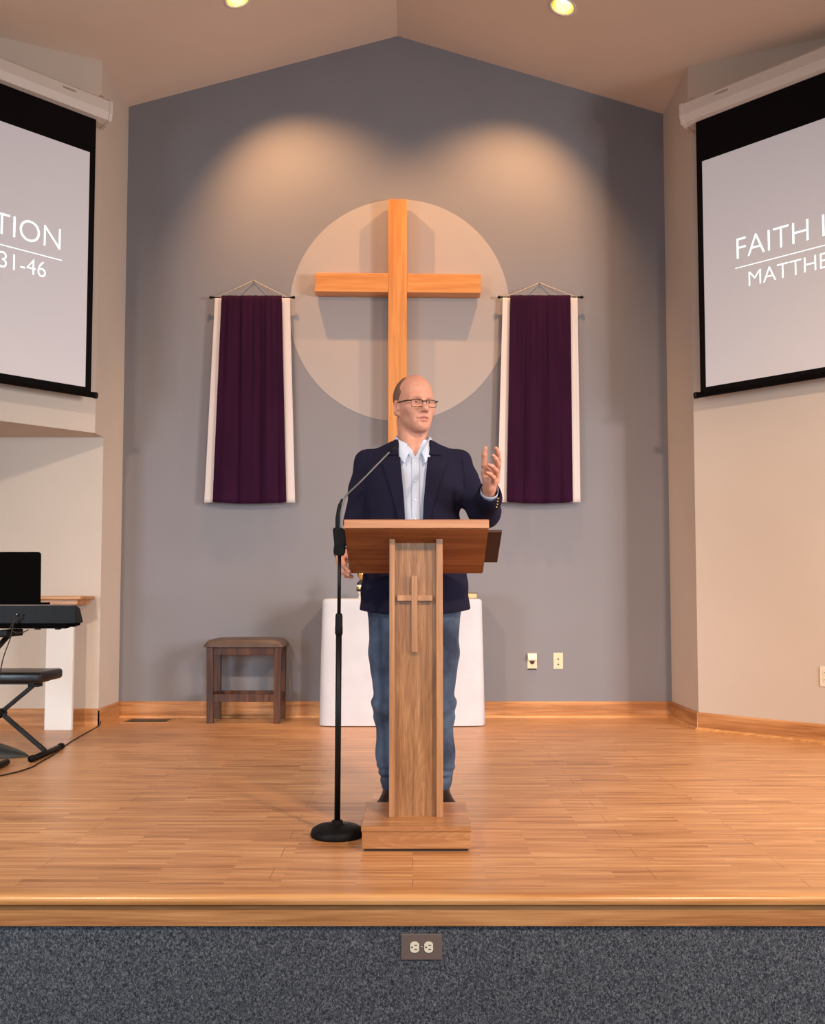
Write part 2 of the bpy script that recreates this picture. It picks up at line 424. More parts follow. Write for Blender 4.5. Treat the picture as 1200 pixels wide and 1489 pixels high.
# platform
bm = B(); box(bm, LX, 5.2, FY + 0.02, WY + 0.1, -0.05, 0); struct('floor_stage', bm, M['floor'])
bm = B(); box(bm, LX, 5.2, FY, FY + 0.05, -LOW, -0.05); struct('wall_riser', bm, M['carpet'])
bm = B(); box(bm, LX, 5.2, -1.5, FY, -LOW - 0.05, -LOW); struct('floor', bm, M['carpet'])
bm = B()
prof = [(FY + 0.055, 0.0015)]
for k in range(9):
    a = PI / 2 * k / 8; prof.append((FY - 0.012 - 0.018 * math.sin(a), -0.0165 + 0.018 * math.cos(a)))
prof += [(FY - 0.028, -0.026), (FY - 0.018, -0.032), (FY + 0.055, -0.032)]
prism(bm, [(LX, y, z) for y, z in prof], (5.2 - LX, 0, 0)); struct('trim_1', bm, M['nosing'], smooth=40)
bm = B(); box(bm, LX, 5.2, FY - 0.012, FY + 0.001, -0.096, -0.032, 0.002); struct('trim_2', bm, M['base_x'])


def baseboard(name, a, b_, m, inward, shoe=True, h=0.118):
    """a, b_ plan points on the wall; inward = unit vector to the room"""
    bm = B(); a = Vector((*a, 0)); b_ = Vector((*b_, 0)); n_ = Vector((*inward, 0)); d = (b_ - a)
    pr = [(0, 0), (0.013, 0), (0.013, h - 0.012), (0.008, h - 0.003), (0.003, h), (0, h)]
    prism(bm, [a + n_ * u + Vector((0, 0, v)) for u, v in pr], d)
    o = struct(name, bm, m)
    if shoe:
        bm = B(); pr = [(0.013, 0.0), (0.030, 0.0), (0.0295, 0.006), (0.026, 0.012), (0.020, 0.0165), (0.013, 0.018)]
        prism(bm, [a + n_ * u + Vector((0, 0, v)) for u, v in pr], d); obj('shoe_molding', bm, M['nosing'], o, smooth=40)
    return o


q = math.sqrt(.5)
baseboard('baseboard_back', (XL, WY), (XR, WY), M['base_x'], (0, -1))
baseboard('baseboard_right', (XR, WY), (XR, YRC - .01), M['base_y'], (-1, 0))
baseboard('baseboard_right_angled', (XR - .005, YRC + .005), (XR + 3.0, YRC - 3.0), M['base_d'], (-q, -q))
baseboard('baseboard_left', (XL, WY), (XL, 6.637), M['base_y'], (1, 0), shoe=False)
baseboard('baseboard_left_alcove', (LX, 6.65), (XL + .012, 6.65), M['base_x'], (0, -1), shoe=False)
# white panel pedestal with an oak top, left
t = thing('pedestal', 'narrow white panel pedestal with an oak top against the left alcove wall', 'pedestal', (-2.41, 6.5, 0))
bm = B(); box(bm, -2.503, -2.318, 6.412, 6.445, 0, 0.855, 0.003); obj('front_panel', bm, M['white'], t)
bm = B(); box(bm, -2.503, -2.42, 6.59, 6.62, 0, 0.855, 0.003); obj('rear_panel', bm, M['white'], t)
bm = B(); box(bm, -2.535, -2.283, 6.38, 6.632, 0.852, 0.888, 0.004); obj('cap_molding', bm, M['base_x'], t)
bm = B(); box(bm, -2.575, -2.248, 6.345, 6.632, 0.886, 0.911, 0.008, 3); obj('top', bm, M['base_x'], t)
# pale circle painted panel behind the cross
bm = B(); vs = [(-0.100 + 0.850 * math.cos(2 * PI * k / 128), WY - 0.0015, 3.115 + 0.868 * math.sin(2 * PI * k / 128)) for k in range(128)]
prism(bm, vs, (0, 0.0013, 0)); o = obj('circle_panel', bm, M['disc'], origin=(-0.1, WY, 3.115)); tag(o, 'large pale round panel on the grey wall behind the wooden cross', 'wall panel')

# ------------------------------------------------------------------ wall cross
t = thing('wall_cross', 'large honey oak cross mounted on the grey back wall', 'cross', (-0.113, 6.98, 3.27))
bm = B(); box(bm, -0.184, -0.042, 6.955, 7.075, 2.05, 3.925, 0.004); o1 = obj('upright', bm, M['cross_z'], t)
for s in (-1, 1):
    bm = B(); box(bm, *((-0.741, -0.184) if s < 0 else (-0.042, 0.517)), 6.955, 7.075, 3.203, 3.350, 0.004)
    bmesh.ops.rotate(bm, verts=bm.verts, cent=(-0.113, 7, 3.277), matrix=Matrix.Rotation(math.radians(0.55), 3, 'Y')); obj('arm', bm, M['cross_x'], t)
bm = B(); box(bm, -0.14, -0.086, 7.075, WY - 0.0015, 2.3, 3.35); obj('wall_bracket', bm, M['black'], t)


# ------------------------------------------------------------------ banners
def banner(cx, zr, apex_z, xl0, xr0, xl1, xr1, label, seed):
    t = thing('wall_banner', label, 'banner', (cx, 7.04, zr), 'purple banners either side of the cross')
    yr = 7.035
    bm = B(); tube(bm, [(cx - 0.312, yr, zr), (cx + 0.312, yr, zr)], 0.006); rd = obj('rod', bm, M['black'], t)
    for s in (-1, 1):
        bm = B(); lathe(bm, [(0.003, -0.014), (0.010, -0.009), (0.0125, 0), (0.010, 0.009), (0.003, 0.014)], 0, 0, 16)
        bmesh.ops.rotate(bm, verts=bm.verts, cent=(0, 0, 0), matrix=Matrix.Rotation(PI / 2, 3, 'Y')); bmesh.ops.translate(bm, verts=bm.verts, vec=(cx + s * 0.315, yr, zr)); obj('finial', bm, M['black'], rd)
    bm = B(); tube(bm, [(cx - 0.26, yr - 0.007, zr + 0.003), (cx, WY - 0.010, apex_z), (cx + 0.26, yr - 0.007, zr + 0.003)], 0.0033, 6); obj('hanging_cord', bm, M['cord'], t)
    bm = B(); tube(bm, [(cx, WY, apex_z - 0.003), (cx, WY - 0.02, apex_z - 0.003)], 0.004, 8); obj('nail', bm, M['steel'], t)
    rnd = random.Random(seed)
    z1, z0 = zr + 0.006, zr - 1.575
    fr = [(rnd.uniform(0, 6.28), rnd.uniform(0.6, 1.2)) for _ in range(12)]

    def col(name, ul, ur, ml, mr, yo, amp, pleats, m, nu=90, nv=50, sag=0.0):
        P = []
        for i in range(nu + 1):
            u = i / nu; row = []
            for j in range(nv + 1):
                v = j / nv
                k = v ** 1.0
                x = (ul + (ur - ul) * u) * (1 - k) + (ml + (mr - ml) * u) * k
                top = math.exp(-v * 4.0)
                w1 = u + 0.035 * math.sin(5 * u + fr[0][0]) + 0.02 * v * math.sin(7 * u + fr[1][0])
                broad = 1 - 2 * abs(math.sin(PI * (pleats * w1 + fr[2][0]))) ** 0.55
                fine = math.sin(2 * PI * (pleats * 3.1 * w1 + fr[3][0])) * math.exp(-v * 3.2)
                mid_ = math.sin(2 * PI * (pleats * 1.7 * w1 + fr[4][0])) * (1 - 0.6 * v)
                y = amp * min(1, 0.30 + v * 5) * (broad * (0.45 + 0.55 * v) + 0.40 * fine + 0.30 * mid_) * min(1, 9 * u * (1 - u) + 0.1)
                x += 0.0
                row.append((x, yr + yo - 0.010 + y - 0.004 * v, z1 + (z0 - z1) * v - sag * math.sin(u * PI) * v))
            P.append(row)
        bm = B(); grid_surface(bm, P, lambda i, j: (0, 0.002, 0)); return obj(name, bm, m, t, smooth=True)
    col('purple_cloth', xl0 + 0.055, xr0 - 0.058, xl1 + 0.068, xr1 - 0.062, -0.018, 0.017, 3.4, M['purple'], sag=0.012)
    col('side_strip', xl0, xl0 + 0.072, xl1, xl1 + 0.085, 0.006, 0.0016, 1.2, M['satin'], 20)
    col('side_strip', xr0 - 0.072, xr0, xr1 - 0.085, xr1, 0.006, 0.0016, 1.2, M['satin'], 20)
    return t


banner(-1.226, 3.190, 3.340, -1.510, -0.938, -1.572, -0.886, 'purple banner with cream side strips hanging left of the cross', 3)
banner(0.979, 3.192, 3.322, 0.690, 1.262, 0.640, 1.268, 'purple banner with cream side strips hanging right of the cross', 11)


# ------------------------------------------------------------------ projection screens
def emissive(name, col, s):
    m = mat(name, col, 0.7); b = m.node_tree.nodes['Principled BSDF']
    b.inputs['Emission Color'].default_value = (*col, 1); b.inputs['Emission Strength'].default_value = s; return m


M['slide'] = emissive('lit_slide', (0.62, 0.58, 0.60), 0.29)
mm = M['slide']; b = mm.node_tree.nodes['Principled BSDF']; tc = N(mm, 'ShaderNodeTexCoord'); nn = N(mm, 'ShaderNodeTexNoise'); nn.inputs['Scale'].default_value = 0.7; nn.inputs['Detail'].default_value = 1
L(mm, tc.outputs['Object'], nn.inputs['Vector']); rp = ramp(mm, [(0.35, (0.60, 0.58, 0.66)), (0.65, (0.68, 0.62, 0.60))]); L(mm, nn.outputs['Fac'], rp.inputs[0]); L(mm, rp.outputs[0], b.inputs['Emission Color']); 
b.inputs['Base Color'].default_value = (0.46, 0.42, 0.41, 1)
M['slidetext'] = emissive('lit_slide_lettering', (0.80, 0.97, 0.94), 0.85)


def text_mesh(s, bold=0.0):
    c = bpy.data.curves.new('t', 'FONT'); c.body = s; c.size = 1.0; c.offset = bold - 0.014; c.resolution_u = 6
    o = bpy.data.objects.new('t', c); C.objects.link(o); dg = bpy.context.evaluated_depsgraph_get()
    me = bpy.data.meshes.new_from_object(o.evaluated_get(dg)); bpy.data.objects.remove(o)
    return me


def screen(side, px, py, z_top_img, z_bot_img, label):
    """side +1 right wall, -1 left wall. (px,py) = plan position of the image's inner edge. runs outward along the 45 degree wall"""
    d = Vector((side * q, -q, 0)); n_ = Vector((-side * q, -q, 0))      # outward along the screen, towards the room
    W = 2.13; e0 = Vector((px, py, 0))
    t = thing('projection_screen', label, 'projection screen', (px, py, z_bot_img))

    def P(s, z, off=0.0): v = e0 + d * s + n_ * off; return Vector((v.x, v.y, z))

    def slab(s0, s1, za, zb, off0, off1, bev=0.0, mi=0):
        bm = B(); prism(bm, [P(s0, za, off0), P(s1, za, off0), P(s1, zb, off0), P(s0, zb, off0)], n_ * (off1 - off0))
        if bev: bmesh.ops.bevel(bm, geom=bm.edges[:], offset=bev, segments=2, affect='EDGES')
        return bm
    zc = z_top_img + (0.29 if side > 0 else 0.245)
    obj('black_border', slab(-0.042, W + 0.042, z_bot_img - 0.03, zc, 0, 0.003), M['scrblack'], t)
    obj('slide', slab(0, W, z_bot_img, z_top_img, 0.003, 0.0045), M['slide'], t)
    # case, hexagonal section with end caps
    bm = B(); pr = [(-0.10, zc + 0.155), (0.035, zc + 0.155), (0.055, zc + 0.135), (0.055, zc + 0.062), (0.035, zc + 0.01), (-0.02, zc), (-0.10, zc)]
    prism(bm, [P(-0.115, z, o_) for o_, z in pr], d * (W + 0.23)); cs = obj('case', bm, M['case'], t)
    bm = B(); prism(bm, [P(-0.135, z + (0.004 if z > zc + .1 else -.004), o_ + (0.004 if o_ > 0 else -.002)) for o_, z in pr], d * 0.022); obj('end_cap', bm, M['case'], cs)
    bm = B(); prism(bm, [P(0.13, zc + 0.105, 0.055), P(0.22, zc + 0.105, 0.055), P(0.22, zc + 0.117, 0.055), P(0.13, zc + 0.117, 0.055)], n_ * 0.0015); obj('badge', bm, M['steel'], cs)
    bm = B(); a = P(-0.09, zc + 0.155, -0.03); box(bm, a.x - .012, a.x + .012, a.y - .012, a.y + .012, a.z, a.z + 0.045, 0.003); obj('hanging_bracket', bm, M['steel'], cs)
    bm = B(); tube(bm, [P(-0.075, z_bot_img - 0.045, 0.0), P(W + 0.075, z_bot_img - 0.045, 0.0)], 0.020, 16); bb = obj('bottom_bar', bm, M['scrblack'], t, smooth=True)
    for s_ in (-0.085, W + 0.065):
        bm = B(); tube(bm, [P(s_, z_bot_img - 0.045, 0), P(s_ + 0.02, z_bot_img - 0.045, 0)], 0.0225, 16); obj('bar_cap', bm, M['black'], bb)
    # slide writing
    rotm = Matrix(((d.x, 0, n_.x), (d.y, 0, n_.y), (0, 1, 0))) if side > 0 else Matrix(((-d.x, 0, n_.x), (-d.y, 0, n_.y), (0, 1, 0)))

    def put(s, sl, cap, width, zb, bold, nm):
        me = text_mesh(s, bold); xs = [v.co.x for v in me.vertices]; ys = [v.co.y for v in me.vertices]
        x0, x1, y1 = min(xs), max(xs), max(ys); h_ = cap / y1; kx = width / (x1 - x0)
        bm = B(); bm.from_mesh(me)
        for v in bm.verts:
            lx = (v.co.x - x0) * kx; ly = v.co.y * h_
            ss = (sl + lx) if side > 0 else (sl + width - lx)
            v.co = P(ss, zb + ly, 0.0055)
        obj(nm, bm, M['slidetext'], t)
    k = (0, 0)
    mg, ins = (0.235, 0.078) if side > 0 else (0.192, 0.095)
    Wt = 1.48
    W2 = 1.17
    z1 = z_bot_img + (0.815 if side > 0 else 0.890)
    put('FAITH IN ACTION', mg, 0.140, Wt, z1, 0.0, 'title_lettering')
    put('MATTHEW 25:31-46', mg + ins, 0.105 if side < 0 else 0.098, W2, z1 - 0.213 if side < 0 else z1 - 0.200, 0.0, 'verse_lettering')
    bm = slab(mg - 0.012, mg + Wt + 0.012, z1 - 0.070 if side < 0 else z1 - 0.060, (z1 - 0.070 if side < 0 else z1 - 0.060) + 0.005, 0.0045, 0.0055); obj('underline', bm, M['slidetext'], t)
    return t


screen(1, 1.982, 6.238, 3.875, 2.317, 'white projection screen on the right angled wall showing FAITH lettering')
screen(-1, -2.210, 6.240, 3.940, 2.318, 'white projection screen on the left angled wall showing the end of the slide title')


# ------------------------------------------------------------------ can lights
M['bulb'] = emissive('bulb_glow', (1.0, 0.72, 0.30), 9.0)
M['reflector'] = mat('gold_reflector', (0.85, 0.62, 0.25), 0.25, 0.9)
for (x, y), lab in zip(CANS, ('round recessed ceiling light left of the ridge', 'round recessed ceiling light right of the ridge')):
    z = ceil_z(x); tilt = math.atan(SL if x < RX else -SR)
    t = thing('ceiling_light', lab, 'ceiling light', (x, y, z), 'recessed lights above the cross')
    rm = Matrix.Rotation(-tilt if True else 0, 3, 'Y')

    def fin(bm):
        bmesh.ops.rotate(bm, verts=bm.verts, cent=(0, 0, 0), matrix=rm); bmesh.ops.translate(bm, verts=bm.verts, vec=(x, y, z)); return bm
    bm = B(); seg = 48; rings = []
    for r_, zz in [(0.098, 0.001), (0.097, -0.004), (0.082, -0.005), (0.078, 0.002), (0.078, 0.03)]:
        rings.append([bm.verts.new((r_ * math.cos(2 * PI * k / seg), r_ * math.sin(2 * PI * k / seg), zz)) for k in range(seg)])
    for a, c in zip(rings, rings[1:]):
        for k in range(seg): bm.faces.new([a[k], a[(k + 1) % seg], c[(k + 1) % seg], c[k]])
    obj('trim_ring', fin(bm), M['white'], t, smooth=True)
    bm = B(); rings = []
    for r_, zz in [(0.077, 0.005), (0.074, 0.05), (0.062, 0.10), (0.04, 0.13), (0.001, 0.135)]:
        rings.append([bm.verts.new((r_ * math.cos(2 * PI * k / seg), r_ * math.sin(2 * PI * k / seg), zz)) for k in range(seg)])
    for a, c in zip(rings, rings[1:]):
        for k in range(seg): bm.faces.new([a[k], c[k], c[(k + 1) % seg], a[(k + 1) % seg]])
    obj('reflector', fin(bm), M['reflector'], t, smooth=True)
    bm = B(); lathe(bm, [(0.01, 0.045), (0.040, 0.052), (0.052, 0.066), (0.045, 0.085), (0.02, 0.12)], 0, 0, 24); obj('bulb', fin(bm), M['bulb'], t, smooth=True)
    can_spot((x, y, z - 0.02), (x - math.copysign(0.30, x), y + 0.50, z - 1.0), 185)

# ------------------------------------------------------------------ stool
t = thing('bar_stool', 'dark wooden backless stool with brown padded seat against the grey wall', 'stool', (-1.2, 6.9, 0))
x0, x1, y0, y1 = -1.478, -0.945, 6.74, 7.055
for lx in (x0, x1 - 0.046):
    for ly in (y0, y1 - 0.046):
        bm = B(); box(bm, lx, lx + 0.046, ly, ly + 0.046, 0, 0.545, 0.003)
        for v in bm.verts:
            if v.co.z < 0.1: v.co.x += 0.005 * (1 if lx == x0 else -1); v.co.y += 0.004 * (1 if ly == y0 else -1)
        obj('leg', bm, M['walnut'], t)
for nm, zz, hh in (('apron', 0.488, 0.062), ('stretcher', 0.165, 0.042)):
    bm = B(); box(bm, x0 + 0.046, x1 - 0.046, y0 + 0.010, y0 + 0.032, zz - (0.0 if nm == 'apron' else 0.012), zz + hh, 0.002); obj(nm, bm, M['walnut'], t)
    bm = B(); box(bm, x0 + 0.046, x1 - 0.046, y1 - 0.032, y1 - 0.010, zz, zz + hh, 0.002); obj(nm, bm, M['walnut'], t)
    for xx in (x0 + 0.010, x1 - 0.032):
        bm = B(); box(bm, xx, xx + 0.022, y0 + 0.046, y1 - 0.046, zz, zz + hh, 0.002); obj(nm, bm, M['walnut'], t)
P = []
for i in range(31):
    row = []
    for j in range(21):
        u = i / 30 * 2 - 1; v = j / 20 * 2 - 1
        e = (1 - abs(u) ** 7) * (1 - abs(v) ** 6); zz = 0.552 + 0.052 * max(e, 0) ** 0.38 + 0.006 * (1 - u * u) * (1 - v * v)
        row.append(((x0 + x1) / 2 + u * (x1 - x0 + 0.040) / 2, (y0 + y1) / 2 + v * (y1 - y0 + 0.030) / 2, zz))
    P.append(row)
bm = B(); grid_surface(bm, P); n_ = 0
bot = B(); box(bm, x0 - 0.020, x1 + 0.020, y0 - 0.015, y1 + 0.015, 0.543, 0.5535, 0.004)
obj('seat', bm, M['leather'], t, smooth=60)

# ------------------------------------------------------------------ altar table cloth
cx, cy = -0.073, 6.80
TX, TY, HZ = 0.565, 0.215, 0.893
P = []
NU = 240


def cloth_pt(u, v):
    """u around the rounded rectangle, v 0 top edge .. 1 hem"""
    a = u * 2 * PI; ca, sa = math.cos(a), math.sin(a)
    n_ = 14 - 6 * v
    den = (abs(ca / TX) ** n_ + abs(sa / TY) ** n_) ** (-1 / n_)
    x, y = ca * den, sa * den
    flare = 1 + 0.042 * v
    fold = 0.0035 * math.sin(a * 9 + 1.1) * v + 0.003 * math.sin(a * 21 + 0.5 + 2 * v) * v * v
    x = x * flare + ca * fold; y = y * (1 + 0.05 * v) + sa * fold * (1.4 if sa < 0 else 1)
    return x, y


rows = []
for j in range(40):
    v = j / 39
    ring = []
    for i in range(NU):
        x, y = cloth_pt(i / NU, v); ring.append((cx + x, cy + y, HZ - 0.02 - (HZ - 0.02 - 0.006) * v))
    rows.append(ring)
toprows = []
for rr_, zz in ((0.0, 0.0), (0.5, 0.0), (0.93, 0.0), (0.975, -0.003), (0.992, -0.010)):
    toprows.append([(cx + cloth_pt(i / NU, 0)[0] * (1 - (1 - rr_) * 1.0), cy + cloth_pt(i / NU, 0)[1] * (1 - (1 - rr_) * 1.0) if rr_ < .9 else cy + cloth_pt(i / NU, 0)[1] * (1 - (1 - rr_) * 1.8), HZ + zz) for i in range(NU)])
bm = B(); allr = toprows[1:] + rows; R = [[bm.verts.new(p) for p in rg] for rg in allr]
for a, c in zip(R, R[1:]):
    for k in range(NU): bm.faces.new([a[k], a[(k + 1) % NU], c[(k + 1) % NU], c[k]])
bm.faces.new(R[0]); bmesh.ops.recalc_face_normals(bm, faces=bm.faces)
o = obj('tablecloth', bm, M['linen'], origin=(cx, cy, 0), smooth=True); tag(o, 'white floor-length cloth covering the altar table behind the speaker', 'tablecloth')

# vase and book on the table
t = thing('altar_vase', 'brass topped ornate vase on the left of the white altar table', 'vase', (-0.372, 6.74, HZ))
bm = B(); lathe(bm, [(0.020, 0.0), (0.022, 0.006), (0.012, 0.018), (0.014, 0.028), (0.028, 0.055), (0.033, 0.078), (0.031, 0.098), (0.024, 0.112)], -0.372, 6.74, 32, z0=HZ); obj('body', bm, M['ivory2'], t, smooth=True)
bm = B(); lathe(bm, [(0.0285, 0.050), (0.0325, 0.062), (0.0335, 0.068), (0.032, 0.068)], -0.372, 6.74, 32, z0=HZ); obj('dark_band', bm, M['darkglaze'], t, smooth=True)
bm = B(); lathe(bm, [(0.0335, 0.070), (0.0345, 0.072), (0.0345, 0.080), (0.0335, 0.083)], -0.372, 6.74, 32, z0=HZ); obj('gold_band', bm, M['brass'], t, smooth=True)
bm = B(); lathe(bm, [(0.0325, 0.098), (0.030, 0.108), (0.020, 0.120), (0.010, 0.130)], -0.372, 6.74, 32, z0=HZ); obj('collar', bm, M['darkglaze'], t, smooth=True)
bm = B(); lathe(bm, [(0.009, 0.128), (0.012, 0.142), (0.022, 0.160), (0.030, 0.178), (0.028, 0.182)], -0.372, 6.74, 32, z0=HZ); obj('flared_mouth', bm, M['brass'], t, smooth=True)
t = thing('altar_book', 'closed gilt-edged book lying on the right of the white altar table', 'book', (0.36, 6.78, HZ))
bm = B(); box(bm, 0.262, 0.458, 6.68, 6.90, HZ + 0.003, HZ + 0.036, 0.001); obj('pages', bm, M['goldedge'], t)
bm = B(); box(bm, 0.258, 0.464, 6.675, 6.905, HZ + 0.036, HZ + 0.041, 0.001); box(bm, 0.258, 0.464, 6.675, 6.905, HZ, HZ + 0.003, 0.001); box(bm, 0.254, 0.262, 6.675, 6.905, HZ, HZ + 0.041, 0.001); obj('cover', bm, M['dkbrown'], t)


# ------------------------------------------------------------------ plates and outlets
def wall_matrix(loc, nrm):
    n_ = Vector(nrm).normalized(); s = Vector((0, 0, 1)).cross(n_).normalized(); return Matrix(((s.x, n_.x, 0, loc[0]), (s.y, n_.y, 0, loc[1]), (s.z, n_.z, 1, loc[2]), (0, 0, 0, 1)))


def onwall(bm, loc, nrm, roll=0.0):
    """local frame: x along wall, y out of the wall, z up"""
    if roll: bmesh.ops.rotate(bm, verts=bm.verts, cent=(0, 0, 0), matrix=Matrix.Rotation(roll, 3, 'Y'))
    bmesh.ops.transform(bm, matrix=wall_matrix(loc, nrm), verts=bm.verts); bmesh.ops.recalc_face_normals(bm, faces=bm.faces); return bm


def receptacle_bm(z, r=0.0165):
    bm = B(); pts = []
    for k in range(32):
        a = 2 * PI * k / 32; pts.append((r * math.cos(a) * 1.02, 0.004, z + max(-0.0135, min(0.0135, r * math.sin(a)))))
    prism(bm, pts, (0, 0.003, 0)); return bm


def outlet(loc, nrm, w_, h_, plate_m, rec_m, label, roll=0.0, name='wall_outlet', rr=0.0165):
    t = thing(name, label, 'outlet', loc)
    bm = B(); box(bm, -w_ / 2, w_ / 2, 0, 0.005, -h_ / 2, h_ / 2, 0.002); obj('cover_plate', onwall(bm, loc, nrm, roll), plate_m, t)
    for s in (-1, 1):
        rc = obj('receptacle', onwall(receptacle_bm(s * 0.0215, rr), loc, nrm, roll), rec_m, t)
        bm = B()
        for sx in (-0.0062, 0.0062): box(bm, sx - 0.0012, sx + 0.0012, 0.0065, 0.0074, s * 0.0215 - 0.001, s * 0.0215 + 0.0075)
        tube(bm, [(0, 0.0065, s * 0.0215 - 0.008), (0, 0.0074, s * 0.0215 - 0.008)], 0.0026, 10)
        obj('slots', onwall(bm, loc, nrm, roll), M['hole'], rc)
    bm = B(); tube(bm, [(0, 0.0045, 0), (0, 0.006, 0)], 0.0028, 12); obj('screw', onwall(bm, loc, nrm, roll), M['steel'] if plate_m is not M['ivory'] else M['ivory'], t)
    return t


outlet((0.028, FY, -0.160), (0, -1, 0), 0.078, 0.126, M['plate'], M['ivory2'], 'brown duplex outlet plate on the blue-grey carpeted stage riser', roll=PI / 2)
outlet((2.566, 5.834, 0.412), (-q, -q, 0), 0.078, 0.125, M['ivory2'], M['ivory2'], 'cream duplex outlet on the right angled wall')
t = thing('phone_jack', 'ivory phone jack plate with raised hood, left of two plates on the grey wall', 'wall plate', (0.903, WY, 0.418))
lc = (0.903, WY, 0.418)
bm = B(); box(bm, -0.036, 0.036, 0, 0.006, -0.060, 0.062, 0.002); obj('cover_plate', onwall(bm, lc, (0, -1, 0)), M['ivory'], t)
bm = B(); prism(bm, [(-0.034, 0.006, 0.060), (-0.034, 0.020, 0.056), (-0.034, 0.036, 0.022), (-0.034, 0.034, 0.012), (-0.034, 0.006, 0.014)], (0.066, 0, 0)); obj('hood', onwall(bm, lc, (0, -1, 0)), M['ivory2'], t)
bm = B(); prism(bm, [(-0.018, 0.006, 0.004), (0.018, 0.006, 0.004), (0.016, 0.006, -0.012), (0.006, 0.006, -0.022), (-0.006, 0.006, -0.022), (-0.016, 0.006, -0.012)], (0, 0.0015, 0)); obj('socket', onwall(bm, lc, (0, -1, 0)), M['hole'], t)
bm = B(); tube(bm, [(0, 0.005, -0.036), (0, 0.008, -0.036)], 0.004, 12); obj('screw', onwall(bm, lc, (0, -1, 0)), M['ivory'], t)
bm = B(); box(bm, -0.032, 0.032, 0.002, 0.014, -0.060, -0.053, 0.001); obj('bottom_lip', onwall(bm, lc, (0, -1, 0)), M['hole'], t)
lc = (1.100, WY, 0.422)
t = thing('cable_plate', 'plain ivory plate with two small jacks, right of two plates on the grey wall', 'wall plate', lc)
bm = B(); box(bm, -0.036, 0.036, 0, 0.006, -0.061, 0.061, 0.0025); obj('cover_plate', onwall(bm, lc, (0, -1, 0)), M['ivory'], t)
for zz in (0.014, -0.026):
    bm = B(); tube(bm, [(0, 0.005, zz), (0, 0.012, zz)], 0.0055, 14); obj('jack', onwall(bm, lc, (0, -1, 0)), M['hole'], t)

# floor vent
t = thing('floor_vent', 'bronze slotted floor register by the back wall, left corner', 'floor vent', (-1.93, 6.89, 0))
bm = B(); box(bm, -2.10, -1.76, 6.775, 6.795, 0, 0.004, 0.001); box(bm, -2.10, -1.76, 6.985, 7.005, 0, 0.004, 0.001); box(bm, -2.10, -2.08, 6.795, 6.985, 0, 0.004); box(bm, -1.78, -1.76, 6.795, 6.985, 0, 0.004); obj('frame', bm, M['base_x'], t)
bm = B(); box(bm, -2.08, -1.78, 6.795, 6.985, 0.0, 0.001); obj('duct', bm, M['hole'], t)
bm = B()
for k in range(15): box(bm, -2.075 + k * 0.02, -2.067 + k * 0.02, 6.795, 6.985, 0.001, 0.0035)
for k in range(3): box(bm, -2.08, -1.78, 6.835 + k * 0.05, 6.842 + k * 0.05, 0.001, 0.003)
obj('grille', bm, M['bronze'], t)

# ------------------------------------------------------------------ lectern
t = thing('lectern', 'oak lectern with slanted red-brown desk and small cross on its column', 'lectern', (0.013, 3.6, 0))
bx0, bx1, by0, by1 = -0.184, 0.211, 3.392, 3.79
bm = B(); box(bm, bx0 + 0.012, bx1 - 0.012, by0 + 0.012, by1 - 0.012, 0.0, 0.012); obj('foot', bm, M['hole'], t)
bm = B(); box(bm, bx0 + 0.003, bx1 - 0.003, by0 + 0.003, by1 - 0.003, 0.010, 0.070, 0.002); obj('base', bm, M['lec_x'], t)
bm = B(); box(bm, bx0, bx1, by0, by1, 0.070, 0.090, 0.003); obj('base_top', bm, M['lec_x'], t)
cy0, cy1 = 3.526, 3.765
zt = 1.124
sl = (1.163 - 1.007) / (3.46 - 3.75)        # underside slope of the desk
def under(y): return 1.163 + sl * (y - 3.46)
for xa, xb in ((-0.0875, -0.067), (0.089, 0.114)):
    bm = B(); prism(bm, [(xa, cy0, 0.09), (xa, cy1, 0.09), (xa, cy1, under(cy1)), (xa, cy0, under(cy0))], (xb - xa, 0, 0)); bmesh.ops.bevel(bm, geom=bm.edges[:], offset=0.0015, segments=1, affect='EDGES'); obj('side_board', bm, M['lec_side'], t)
bm = B(); prism(bm, [(-0.067, cy0 + 0.028, 0.09), (-0.067, cy0 + 0.045, 0.09), (-0.067, cy0 + 0.045, under(cy0 + 0.045)), (-0.067, cy0 + 0.028, under(cy0 + 0.028))], (0.156, 0, 0)); obj('front_panel', bm, M['lec_z'], t)
bm = B(); prism(bm, [(-0.067, cy1 - 0.03, 0.09), (-0.067, cy1 - 0.012, 0.09), (-0.067, cy1 - 0.012, under(cy1 - 0.012)), (-0.067, cy1 - 0.03, under(cy1 - 0.03))], (0.156, 0, 0)); obj('back_panel', bm, M['lec_z'], t)
# small cross on the panel
bm = B(); yb = cy0 + 0.028; box(bm, -0.004, 0.0185, yb - 0.018, yb, 0.700, 0.988, 0.0015); cr = obj('cross_upright', bm, M['lec_side'], t)
bm = B(); box(bm, -0.058, -0.004, yb - 0.018, yb, 0.893, 0.915, 0.0015); box(bm, 0.0185, 0.076, yb - 0.018, yb, 0.893, 0.915, 0.0015); obj('cross_bar', bm, M['lec_side'], t)
